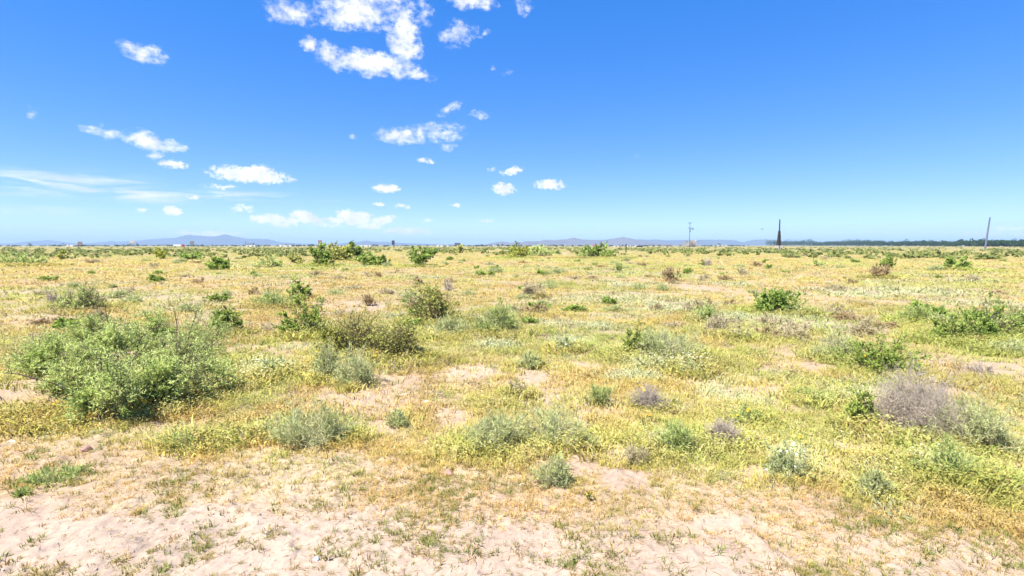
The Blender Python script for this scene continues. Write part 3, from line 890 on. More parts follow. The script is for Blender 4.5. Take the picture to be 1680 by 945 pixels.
wildflower(1218, 700, .22, 2, 'single bright yellow wildflower in green weeds right of centre')
wildflower(95, 684, .16, 3, 'yellow wildflower at the lower left foot of the large mesquite')
wildflower(618, 606, .26, 3, 'yellow wildflower standing before the low wide creosote')
wildflower(508, 612, .25, 2, 'yellow wildflower left of the tall wispy plant')
wildflower(1012, 545, .3, 4, 'orange yellow wildflowers behind the upright leafy plant', (.75, .38, .03))
wildflower(1055, 700, .16, 2, 'orange wildflower on pale soil under the mauve grey weed', (.75, .33, .03))
wildflower(965, 822, .10, 2, 'low yellow wildflower at the edge of the bare sand', (.75, .55, .05))
wildflower(1318, 740, .15, 2, 'yellow wildflower above the loose white flowered plant')

# ------------------------------------------------------------------ scattered small clumps on the far plain
def far_clumps():
    rng = np.random.default_rng(17)
    kinds = [('grey', 'grey_weed', 'small grey green weed clump, one of many dotting the far plain', 80), ('brown', 'brown_weed', 'small brown dry weed clump, one of many dotting the far plain', 40),
             ('bushgreen', 'green_weed', 'small fresh green clump, one of many dotting the far plain', 60), ('tan', 'tan_weed', 'small pale tan tuft, one of many dotting the far plain', 64)]
    for kind, name, label, num in kinds:
        meshes = []
        for k in range(5):
            tw, lf, _ = shrub_arrays(kind, .5, .45, .42, 420, .03, rng)
            V = np.concatenate([tw[0], lf[0]]); T = np.concatenate([tw[1], lf[1] + len(tw[0])]); C = np.concatenate([tw[2], lf[2]])
            me = np_mesh(name, V, T, C); me.materials.append(M_LEAF); meshes.append(me)
        for i in range(num):
            r = math.exp(rng.uniform(math.log(15), math.log(170))); a = R(rng.uniform(-44, 44))
            x, y = r * math.sin(a), r * math.cos(a)
            o = bpy.data.objects.new(name, meshes[int(rng.integers(5))]); COL.objects.link(o)
            s = rng.uniform(.5, 1.1) * (1 + r * .006)
            o.location = (x, y, hz(x, y) - .02); o.scale = (s * rng.uniform(.9, 1.5), s, s * rng.uniform(.6, 1.0)); o.rotation_euler = (0, 0, rng.uniform(0, 6.28))
            tag(o, label, 'weed', name.replace('_weed', '') + ' clumps dotting the far plain')


far_clumps()

# ------------------------------------------------------------------ stones and clods
def stone(px, py, s, col, name, label, cat):
    rng = np.random.default_rng(int(px + py))
    import bmesh
    bm = bmesh.new(); bmesh.ops.create_icosphere(bm, subdivisions=3, radius=1)
    ph = rng.uniform(0, 9, 3)
    for v in bm.verts:
        c = v.co
        k = 1 + .22 * math.sin(c.x * 3.1 + ph[0]) * math.cos(c.y * 2.7 + ph[1]) + .12 * math.sin(c.z * 6 + c.x * 5 + ph[2]) + rng.normal(0, .035)
        v.co = Vector((c.x * k * s, c.y * k * s * .8, max(c.z, -.5) * k * s * .6))
    me = bpy.data.meshes.new(name); bm.to_mesh(me); bm.free()
    x, y = G(px, py)
    o = link(name, me, solid(name + '_surface', col, .95, .3, 40), None, False)
    o.location = (x, y, hz(x, y) + s * .12); o.rotation_euler = (0, 0, rng.uniform(0, 6))
    tag(o, label, cat)


stone(18, 728, .055, (.70, .66, .62), 'pale_stone', 'whitish stone at the left edge below the large mesquite', 'stone')
stone(608, 753, .03, (.72, .68, .64), 'pale_stone', 'small white stone at the edge of the yellow green grass belt', 'stone')
stone(700, 662, .05, (.70, .66, .62), 'pale_stone', 'white stone on the pale patch below the creosotes', 'stone')
stone(855, 797, .035, (.68, .66, .62), 'pale_stone', 'pale stone right of the small blue green front plant', 'stone')
stone(519, 920, .028, (.72, .70, .68), 'pale_stone', 'white pebble out on the bare sand at the front', 'stone')
stone(140, 738, .07, (.36, .22, .16), 'earth_clod', 'reddish clod of earth in front of the large mesquite', 'clod')
stone(735, 780, .06, (.42, .24, .18), 'earth_clod', 'reddish crumbling clod of earth left of the largest silvery plant', 'clod')
stone(1065, 840, .03, (.48, .22, .17), 'earth_clod', 'small red clod of earth at the edge of the sand', 'clod')

# ------------------------------------------------------------------ far things along the horizon
M_WHITE = solid('white_wall', (.78, .78, .76), .6, .05)
M_CREAM = solid('cream_wall', (.62, .55, .42), .7, .1)
M_ROOFR = solid('red_roof', (.42, .14, .09), .7, .1)
M_ROOFG = solid('grey_roof', (.45, .46, .48), .5, .1)
M_DARK = solid('dark_opening', (.03, .03, .035), .5, .1)
M_WOOD = solid('weathered_wood', (.05, .043, .038), .9, .3, 3)
M_POLE = solid('grey_pole', (.15, .17, .23), .8, .15, 2)
M_STEEL = solid('steel_blue', (.16, .19, .27), .5, .15, 2)
M_RED = solid('red_paint', (.50, .03, .04), .35, .05)
M_TYRE = solid('tyre', (.02, .02, .02), .9, .1)
M_CONC = solid('pale_concrete', (.55, .50, .43), .9, .1)


def building(px, py, wpx, hpx, Y, label, wall=M_WHITE, roof=M_ROOFG, name='warehouse', cat='building', pitched=False, doors=2, arch=False):
    xb, _, _ = AT(px, py, Y)
    pm = Y / F_PX * 1.003
    w = wpx * pm; z = hz(xb, Y)
    _, _, ztop = AT(px, py - hpx * .52, Y)
    h = max(ztop - z, 2.5); d = w * .6
    e = empty(name, (xb, Y, z), label, cat)
    if arch:
        mb = MB(); k = 14; ring = [(math.cos(math.pi * i / k) * w / 2, math.sin(math.pi * i / k) * h) for i in range(k + 1)]
        n = 0
        for i in range(k):
            a, b = ring[i], ring[i + 1]
            mb.poly([(a[0], 0, a[1]), (b[0], 0, b[1]), (b[0], d, b[1]), (a[0], d, a[1])])
        mb.build('roof', roof, e, True)
        MB().poly([(x, .3, zz) for x, zz in ring][::-1]).poly([(x, d - .3, zz) for x, zz in ring]).build('wall', wall, e)
    else:
        he = h * (.72 if pitched else .9)
        MB().box(-w / 2, w / 2, 0, d, -.3, he).build('wall', wall, e)
        mb = MB()
        if pitched:
            o = .4
            mb.v = [(-w / 2 - o, -o, he), (w / 2 + o, -o, he), (w / 2 + o, d + o, he), (-w / 2 - o, d + o, he), (-w / 2 - o, d / 2, h), (w / 2 + o, d / 2, h)]
            mb.f = [(0, 1, 5, 4), (2, 3, 4, 5), (1, 2, 5), (3, 0, 4), (0, 3, 2, 1)]
        else:
            o = .3
            mb.box(-w / 2 - o, w / 2 + o, -o, d + o, he + .01, h)
        mb.build('roof', roof, e)
    for i in range(doors):
        cx = -w / 2 + w * (i + .5) / doors
        MB().box(cx - min(1.6, w * .12), cx + min(1.6, w * .12), -.06, .05, 0.0, h * .5).build('door', M_DARK, e)
    return e


building(119, 402.5, 22, 2.4, 1500, 'long low whitish shed left of the first billboard', M_WHITE, M_ROOFG, 'shed')
building(411, 404, 15, 5, 1100, 'white building with a dark tree rising behind it')
building(468, 403.6, 19, 5, 1200, 'bright white warehouse left of the tall far bushes')
building(600, 404, 17, 4.6, 1200, 'white warehouse with dark ends right of the dark far bush')
building(726, 403.6, 19, 4.8, 1300, 'bright white warehouse left of the widest billboard')
building(802, 403.6, 5, 3.6, 1400, 'tiny white house, left one of two near the hills', name='house', doors=1)
building(812, 403.6, 6, 3.6, 1400, 'tiny white house, right one of two near the hills', name='house', doors=1)
building(979, 404.5, 15, 5.2, 900, 'house with a red pitched roof behind the wide far bush', M_CREAM, M_ROOFR, 'house', pitched=True, doors=1)
building(985, 404, 26, 4.2, 1050, 'pale low building stretching behind the red roofed house', M_CREAM, M_ROOFG, 'house')
building(1014, 404.5, 12, 4.0, 1100, 'white block left of the wooden post top')
building(1034, 404.5, 9, 3.8, 1150, 'small white block right of the wooden post top')
building(1049, 405.5, 12, 4.4, 800, 'pale arched barn with a dark front', M_DARK, M_CONC, 'barn', arch=True, doors=0)
building(1095, 405, 14, 3.4, 900, 'low house with pinkish roof right of the arched barn', M_CREAM, M_ROOFR, 'house', doors=1)
building(1186, 404.5, 12, 6, 2200, 'pale grey white building on the far rise right of the utility pole', M_WHITE, M_ROOFG, 'building_block')


def billboard(px, py, wpx, hpx, panel_h, Y, label, col, posts=2):
    xb, _, zt = AT(px, py - hpx, Y); z = hz(xb, Y); pm = Y / F_PX
    w = wpx * pm; h = zt - z; ph = panel_h * pm
    e = empty('billboard', (xb, Y, z), label, 'billboard')
    m = solid('billboard_face', col, .7, .35, .4)
    MB().box(-w / 2, w / 2, -.25, .25, h - ph, h).build('panel', m, e)
    MB().box(-w / 2 - .1, w / 2 + .1, -.6, .6, h - ph - .35, h - ph - .05).build('catwalk', M_STEEL, e)
    for i in range(posts):
        c = 0 if posts == 1 else -w * .35 + w * .7 * i / (posts - 1)
        MB().tube((c, .5, -.5), (c, .5, h - .4), .32, .3, 10).build('post', M_STEEL, e)


billboard(131, 403, 7.5, 6.5, 4.5, 1000, 'rounded brown billboard, first from the left', (.30, .17, .12))
billboard(217, 404, 7, 9, 4.2, 900, 'cream coloured billboard with a pale base, second from the left', (.60, .50, .34), 3)
billboard(315, 404, 6.5, 8.5, 6, 950, 'grey green billboard right of the red truck', (.20, .22, .19))
billboard(525, 402, 6, 7.8, 6, 900, 'reddish billboard above the tall far bushes', (.34, .16, .17), 1)
billboard(645, 404, 4.6, 9.5, 7, 850, 'narrow dark billboard on a pale post in the centre left', (.06, .055, .085), 1)
billboard(750.5, 403.5, 9.5, 5.2, 3.6, 1000, 'widest billboard of three dark panels near the centre', (.13, .13, .16), 4)


def truck(px, py, Y, label):
    xb, _, _ = AT(px, py, Y); z = hz(xb, Y) + .2
    e = empty('lorry', (xb, Y, z), label, 'lorry')
    MB().box(-12, 2.2, -1.3, 1.3, 1.3, 4.2).build('trailer', M_WHITE, e)
    MB().box(3, 6.2, -1.25, 1.25, .9, 4.0).box(6.2, 8.2, -1.1, 1.1, .9, 2.4).build('cab', M_RED, e)
    MB().box(5.4, 6.0, -1.27, 1.27, 2.5, 3.5).box(6.19, 6.26, -1.0, 1.0, 2.5, 3.6).build('window', M_DARK, e)
    for wx in (-11, -9.7, 2.6, 3.9, 7.2):
        for s in (-1, 1):
            MB().tube((wx, s * 1.3, .5), (wx, s * .9, .5), .52, .52, 14).build('wheel', M_TYRE, e)


truck(296, 404.3, 950, 'red lorry cab with a white trailer on the far road')


def utility_pole(px, ptop, Y, label, lean=0.0, arms=True, mat=None, r=.16):
    xb, _, zt = AT(px, ptop, Y); z = hz(xb, Y); h = zt - z
    e = empty('utility_pole', (xb, Y, z), label, 'pole')
    e.rotation_euler = (0, lean, 0)
    mat = mat or M_STEEL
    MB().tube((0, 0, -1), (0, 0, h), r * 1.35, r, 10).build('pole', mat, e)
    if arms:
        for zz, w, k in ((h - .8, 2.0, 1), (h - 4.0, 2.6, 1)):
            a = MB().box(-w / 2, w / 2, -.34, -.18, zz - .14, zz + .14).build('crossarm', mat, e)
            for i in (-1, 0, 1):
                MB().tube((i * w * .42, -.26, zz + .14), (i * w * .42, -.26, zz + .55), .13, .10, 8).build('insulator', mat, a)
        MB().tube((.0, -.55, h - 6.6), (.0, -.55, h - 4.9), .42, .42, 12).build('transformer', mat, e)
        MB().tube((1.9, -.3, h - 5.2), (1.9, -.3, h - 4.0), .38, .38, 12).tube((0, -.26, h - 4.2), (1.9, -.26, h - 4.2), .1, .1, 6).build('transformer', mat, e)
    else:
        MB().tube((0, 0, h), (0, 0, h + .35), r * 1.1, r * .5, 10).build('cap', mat, e)
    return e


utility_pole(1132, 364, 330, 'blue grey utility pole with crossarms and transformers left of the dark tower')
utility_pole(1620, 357, 330, 'plain slanting bluish pole rising before the dark trees at the right', R(4.5), False, M_POLE, .42)


def mast(px, ptop, Y):
    xb, _, zt = AT(px, ptop, Y); z = hz(xb, Y); h = zt - z
    e = empty('wooden_tower', (xb, Y, z), 'tall dark tapering wooden tower with pale splayed footings', 'tower')
    hb = h * .62; w0, w1 = 1.0, .34
    for sx in (-1, 1):
        for sy in (-1, 1):
            MB().tube((sx * w0, sy * w0, -.3), (sx * w1, sy * w1, hb), .30, .24, 8).build('leg', M_WOOD, e)
            MB().box(sx * w0 * 1.05 - .55, sx * w0 * 1.05 + .55, sy * w0 - .5, sy * w0 + .5, -.3, 2.6).build('footing', M_CONC, e)
    mb = MB(); k = 7
    for i in range(k):
        a, b = i / k, (i + 1) / k
        wa, wb = w0 + (w1 - w0) * a, w0 + (w1 - w0) * b
        for s in (-1, 1):
            mb.tube((-wa, s * wa, hb * a), (wb, s * wb, hb * b), .07, k=5).tube((wa, s * wa, hb * a), (-wb, s * wb, hb * b), .07, k=5)
            mb.tube((s * wa, -wa, hb * a), (s * wb, wb, hb * b), .07, k=5).tube((s * wa, wa, hb * a), (s * wb, -wb, hb * b), .07, k=5)
            mb.tube((-wb, s * wb, hb * b), (wb, s * wb, hb * b), .07, k=5)
    mb.build('bracing', M_WOOD, e)
    MB().tube((0, 0, hb * .4), (0, 0, h), .52, .34, 12).build('mast', M_WOOD, e)


mast(1279.5, 360, 330)


def bird(px, py, Y):
    x, y, z = AT(px, py, Y)
    e = empty('bird', (x, y, z), 'small dark bird gliding left of the dark tower', 'bird')
    V, Fc = [], []
    mb = MB(); seg = [(-.55, .03), (-.35, .10), (0, .17), (.3, .13), (.5, .10), (.62, .03)]
    for (a, r0), (b, r1) in zip(seg, seg[1:]): mb.tube((a, 0, .35 * -a * .6), (b, 0, .35 * -b * .6), r0, r1, 10)
    wing = [(-.05, 0, .05), (.28, 0, 0), (.30, .7, .28), (.05, 1.35, .40), (-.2, 1.5, .38), (-.12, .7, .28)]
    for s in (1, -1):
        top = [(p[0], p[1] * s, p[2] + .02) for p in wing]; bot = [(p[0], p[1] * s, p[2] - .02) for p in wing]
        n = len(mb.v); k = len(wing); mb.v += top + bot
        mb.f.append(tuple(range(n, n + k))); mb.f.append(tuple(reversed(range(n + k, n + 2 * k))))
        for i in range(k): mb.f.append((n + i, n + (i + 1) % k, n + k + (i + 1) % k, n + k + i))
    mb.poly([(.45, .05, -.1), (.45, -.05, -.1), (.85, -.18, -.2), (.85, .18, -.2)])
    o = mb.build('body', solid('feathers', (.03, .035, .06), .7), e)
    e.rotation_euler = (R(15), R(10), R(35)); e.scale = (.75,) * 3


bird(1250, 376, 210)


def post(px, py, hpx, label):
    x, y = G(px, py); pm = y / F_PX
    e = empty('wooden_post', (x, y, hz(x, y)), label, 'post')
    h = hpx * pm; r = .9 * pm
    MB().tube((0, 0, -.3), (0.03, 0, h * .97), r * 1.1, r, 9).build('shaft', M_WOOD, e)
    MB().tube((0.03, 0, h * .97), (.03, 0, h), r, r * .55, 9).build('top', M_WOOD, e)


post(1027, 415, 14, 'short weathered wooden post beside a pale bare patch near the horizon')

# ------------------------------------------------------------------ tree belts on the horizon
def clump_trees(specs, name, label, a, b, seed, quad, nq):
    rng = np.random.default_rng(seed)
    Vs, Cs = [], []
    for x, y, h, w in specs:
        z = hz(x, y)
        cen = np.array([x, y, z + h * .55]); k = nq
        lob = rng.normal(0, 1, (5, 3)) * [w * .26, w * .26, h * .16]
        d = unit(rng.normal(size=(k, 3)))
        P = cen + lob[rng.integers(0, 5, k)] + d * np.array([w * .32, w * .32, h * .30]) * rng.uniform(.5, 1, (k, 1)) ** .5
        q = quad * rng.uniform(.5, 1.2, (k, 1))
        u = unit(rng.normal(size=(k, 3))); v = unit(np.cross(u, rng.normal(size=(k, 3))))
        Vs.append(np.stack([P + u * q, P + v * q, P - u * q, P - v * q], 1).reshape(-1, 3))
        c = lerp(a, b, rng.uniform(0, 1) * .5 + rng.uniform(0, .5, k))
        Cs.append(np.repeat(c, 4, 0))
        # trunk: two crossed slats of wood
        tw = .035 * h
        Vt = np.array([[x - tw, y, z - .1], [x + tw, y, z - .1], [x + tw * .5, y, z + h * .5], [x - tw * .5, y, z + h * .5], [x, y - tw, z - .1], [x, y + tw, z - .1], [x, y + tw * .5, z + h * .5], [x, y - tw * .5, z + h * .5]])
        Vs.append(Vt); Cs.append(np.tile([[.09, .07, .05]], (8, 1)))
    V = np.concatenate(Vs); T = np.arange(len(V)).reshape(-1, 4)
    o = link(name, np_mesh(name, V, T, np.concatenate(Cs)), M_LEAF)
    tag(o, label, 'trees', None, 'stuff')


rg = np.random.default_rng(23)
belt = []
pts = [(1180, 4200), (1240, 3300), (1330, 2600), (1450, 1900), (1560, 1350), (1640, 1080), (1760, 900), (2000, 750)]
pxs = np.array([p[0] for p in pts], float); ds = np.array([p[1] for p in pts], float)
t = 1262.0
while t < 1850:
    Y = float(np.interp(t, pxs, ds))
    top = 395.5 if t > 1330 else 394.2
    top = top - rg.uniform(-1.8, 1.6) + 1.4 * math.sin(t * .05) * math.sin(t * .021) + (1.5 if 1335 < t < 1360 else 0)
    for row in range(2):
        yy = Y * (1 + .02 * row + rg.normal(0, .008)); x, _, zt = AT(t + rg.normal(0, .8), top, yy)
        h = max(zt, 4) + .5
        belt.append((x, yy, h, h * rg.uniform(.8, 1.3)))
    t += rg.uniform(1.7, 3.4)
clump_trees(belt, 'orchard_trees', 'dark green belt of trees along the right horizon', (.016, .045, .012), (.06, .11, .03), 31, 1.5, 110)
low = []
for i in range(420):
    px = rg.uniform(-60, 1230); Y = rg.uniform(1100, 2100)
    x, _, _ = AT(px, 403, Y)
    h = rg.uniform(1.8, 4.6) if rg.uniform() < .85 else rg.uniform(4.5, 6.5)
    low.append((x, Y, h, h * rg.uniform(1.2, 3.2)))
for px, h in [(50, 8.5), (128, 4), (190, 5), (212, 6.5), (226, 6.5), (409, 11), (417, 9), (424, 5), (481, 5), (488, 5), (500, 4.5), (790, 5), (817, 6), (823, 6), (851, 9), (923, 5), (939, 5), (575, 8), (1181, 8)]:
    x, _, _ = AT(px, 403, 1150); low.append((x, 1150, h, h * .9))
scr = []
while len(scr) < 1700:
    r = math.exp(rg.uniform(math.log(120), math.log(1000))); a = R(rg.uniform(-50, 50)); x, y = r * math.sin(a), r * math.cos(a)
    if rg.uniform() < .25 + .75 * float(sstep(.4, .65, fbm(np.array([x * .012 + 3]), np.array([y * .012]), 131, 4))[0]):
        h = rg.uniform(.45, 1.2); scr.append((x, y, h, h * rg.uniform(1.5, 3.5)))
clump_trees(scr, 'scrub', 'low olive green scrub covering the far plain below the horizon', (.14, .18, .05), (.36, .37, .12), 33, .34, 26)
clump_trees(low, 'treeline', 'thin broken line of low dark trees along the left and middle horizon', (.03, .055, .03), (.075, .10, .045), 37, .9, 42)

# ------------------------------------------------------------------ mountains
def ridge(name, prof, Y, depth, col, seed, n_u=420, n_v=41, rough=.10, base_px=403.2):
    px = np.array([p[0] for p in prof], float); py = np.array([p[1] for p in prof], float)
    u = np.linspace(px[0], px[-1], n_u)
    top = np.interp(u, px, py)
    X = np.array([AT(a, b, Y)[0] for a, b in zip(u, top)]); H = np.array([AT(a, b, Y)[2] for a, b in zip(u, top)])
    H = np.maximum(H, 0) * 1.08
    jag = fbm(u * .35, u * 0 + seed, seed, 4) - .5
    H = H * (1 + rough * jag)
    v = np.linspace(-1, 1, n_v)
    VV, UU = np.meshgrid(v, np.arange(n_u), indexing='ij')
    sx = X[UU]; yy = Y + VV * depth
    ero = fbm(sx / depth * 5, VV * 4 + seed, seed + 3, 4)
    cross = np.clip(1 - np.abs(VV), 0, 1) ** (1.1)
    Z = H[UU] * cross * (1 - .55 * (ero - .25) * (1 - cross) * 2) - 2
    Z[0] = -20; Z[-1] = -20
    scale = yy / Y
    V = np.stack([sx + (ero - .5) * depth * .1, yy, Z], -1).reshape(-1, 3)
    i = np.arange(n_v - 1)[:, None] * n_u; j = np.arange(n_u - 1)[None]
    T = np.stack([i + j, i + j + 1, i + n_u + j + 1, i + n_u + j], -1).reshape(-1, 4)
    o = link(name, np_mesh(name, V, T), solid(name + '_rock', col, .95, .3, .0015, .05), None, True)
    tag(o, kind='structure')


LEFT = [(-420, 402), (-300, 397), (-200, 399), (-80, 396), (0, 400), (20, 399.5), (55, 398), (80, 394), (100, 398), (130, 401), (150, 401), (170, 397.5), (180, 395.5), (190, 397), (230, 395), (250, 393), (290, 390.5), (310, 386.5), (330, 388), (350, 389), (370, 385.5), (385, 389), (400, 392), (425, 392.5), (440, 393), (455, 397), (480, 399), (520, 400.5), (560, 399.5), (588, 396.8), (600, 395), (612, 396.5), (632, 397), (650, 398.5), (700, 400.2), (760, 401.5), (820, 402.5)]
ridge('mountains', LEFT, 13000, 1800, (.09, .10, .12), 5, 420)
RIGHT = [(780, 402.6), (800, 401), (805, 399.5), (818, 397), (825, 396.3), (835, 398.5), (850, 397), (858, 398), (862, 396), (885, 396), (890, 393.8), (910, 394.5), (930, 393), (940, 391), (955, 393.5), (970, 394), (990, 394.5), (1005, 392), (1020, 389.8), (1035, 392), (1045, 394.5), (1070, 397), (1100, 399), (1140, 401), (1180, 402.6)]
ridge('hills', RIGHT, 8500, 900, (.13, .12, .125), 9, 380)
RIGHT2 = [(1000, 402.6), (1025, 395), (1045, 393.2), (1060, 394), (1080, 393.4), (1092, 395), (1130, 394.3), (1165, 393.8), (1200, 394.2), (1214, 397.2), (1222, 398), (1235, 394), (1262, 393.2), (1290, 396), (1340, 396.5), (1400, 397), (1480, 398), (1560, 399), (1700, 399.5), (1850, 402.6)]
ridge('far_hills', RIGHT2, 11000, 1200, (.09, .105, .12), 14, 380)

# ------------------------------------------------------------------ air
def haze():
    mb = MB().box(-31000, 31000, -31000, 31000, -60, 320)
    m, nt, out = new_mat('haze_air')
    v = N(nt, 'ShaderNodeVolumePrincipled')
    v.inputs['Color'].default_value = (.57, .79, 1.0, 1)
    v.inputs['Density'].default_value = 7e-5
    nt.links.new(v.outputs[0], out.inputs['Volume'])
    o = mb.build('haze', m)
    tag(o, 'pale blue air over the whole desert plain', 'haze', None, 'stuff')


haze()

# ------------------------------------------------------------------ sky with clouds
SUN_EL, SUN_AZ = R(61), R(-124)       # azimuth from +Y, clockwise (negative: to the left)
EXPO = 1.06
# cx, cy, rx, ry, tilt, strength
CLOUDS = [(480, 22, 52, 24, 0, .75), (585, 16, 62, 36, 0, 1.25), (562, 30, 40, 22, 0, 1.0), (620, -12, 60, 26, 0, 1.0), (662, 45, 30, 46, 8, 1.15), (664, 78, 30, 28, 0, 1.15), (612, 104, 76, 22, -4, 1.3), (545, 92, 34, 22, -20, .9), (511, 73, 17, 15, 0, 1.15), (686, 119, 28, 11, -12, 1.0),
          (697, 18, 14, 30, 10, .45), (773, 3, 42, 14, 0, 1.1), (750, 56, 30, 24, 20, .78), (790, 57, 16, 5, 12, .6), (858, 10, 16, 18, 0, .5), (235, 86, 36, 17, -8, .8),
          (738, 178, 26, 9, 22, .75), (784, 187, 20, 6, -6, .55), (655, 224, 38, 15, 0, 1.15), (692, 218, 20, 15, 10, .95), (722, 218, 44, 20, 0, .66), (736, 240, 16, 7, 0, .6),
          (247, 232, 52, 15, -6, 1.3), (180, 218, 22, 9, -16, .7), (148, 211, 24, 5, -12, .6), (257, 256, 16, 8, 0, .85), (286, 271, 24, 8, 0, .8),
          (410, 287, 64, 14, -2, 1.35), (425, 278, 28, 9, 0, 1.0), (360, 306, 30, 6, 0, .55), (316, 324, 14, 5, 0, .65), (480, 297, 10, 5, 0, .5),
          (281, 347, 14, 8, 0, 1.35), (231, 345, 11, 6, 0, .6), (396, 342, 22, 9, 0, .55), (428, 359, 18, 8, 0, 1.3), (448, 360, 24, 9, 0, 1.5), (462, 369, 24, 5, 0, .9), (490, 351, 12, 6, 0, 1.2), (504, 356, 27, 10, -14, 1.6), (566, 352, 16, 9, 0, 1.35), (586, 358, 28, 11, 0, 1.6), (552, 361, 18, 6, 0, 1.2), (520, 362, 18, 6, 0, 1.2), (480, 362, 16, 6, 0, 1.1), (604, 371, 24, 6, 0, 1.15), (629, 361, 21, 7, 12, 1.6), (535, 370, 36, 4, 0, .6),
          (633, 309, 25, 8, 0, 1.1), (621, 334, 11, 4, 0, .8), (660, 337, 15, 4, 0, .65), (697, 264, 11, 4.5, 0, .8), (708, 263, 9, 5, 0, .7), (840, 280, 20, 7, 14, .85), (808, 278, 8, 4, 0, .65), (827, 310, 20, 11, 0, 1.15), (903, 303, 27, 10, 0, 1.1), (747, 337, 9, 3.5, 0, .8),
          (670, 379, 48, 7, 0, .95), (797, 363, 12, 4, 0, .55), (340, 384, 55, 6, 0, 1.0), (390, 383, 16, 3, 0, .6), (700, 362, 10, 4, 0, .55), (835, 118, 9, 6, 0, .5), (812, 110, 7, 5, 0, .4), (55, 182, 12, 12, 0, .4), (580, 225, 12, 6, 0, .38), (1050, 252, 7, 4, 0, .4),
          (1610, 386, 110, 7, 0, .55), (1660, 375, 60, 5, 0, .5)]
CIRRUS = [(90, 300, 190, 26, 3, .62), (200, 316, 150, 16, -3, .6), (400, 322, 190, 10, 0, .45), (60, 345, 120, 12, 0, .3)]


def azel(px, py):
    d = ray(px, py); d = d / np.linalg.norm(d)
    return math.atan2(d[0], d[1]), math.asin(d[2])


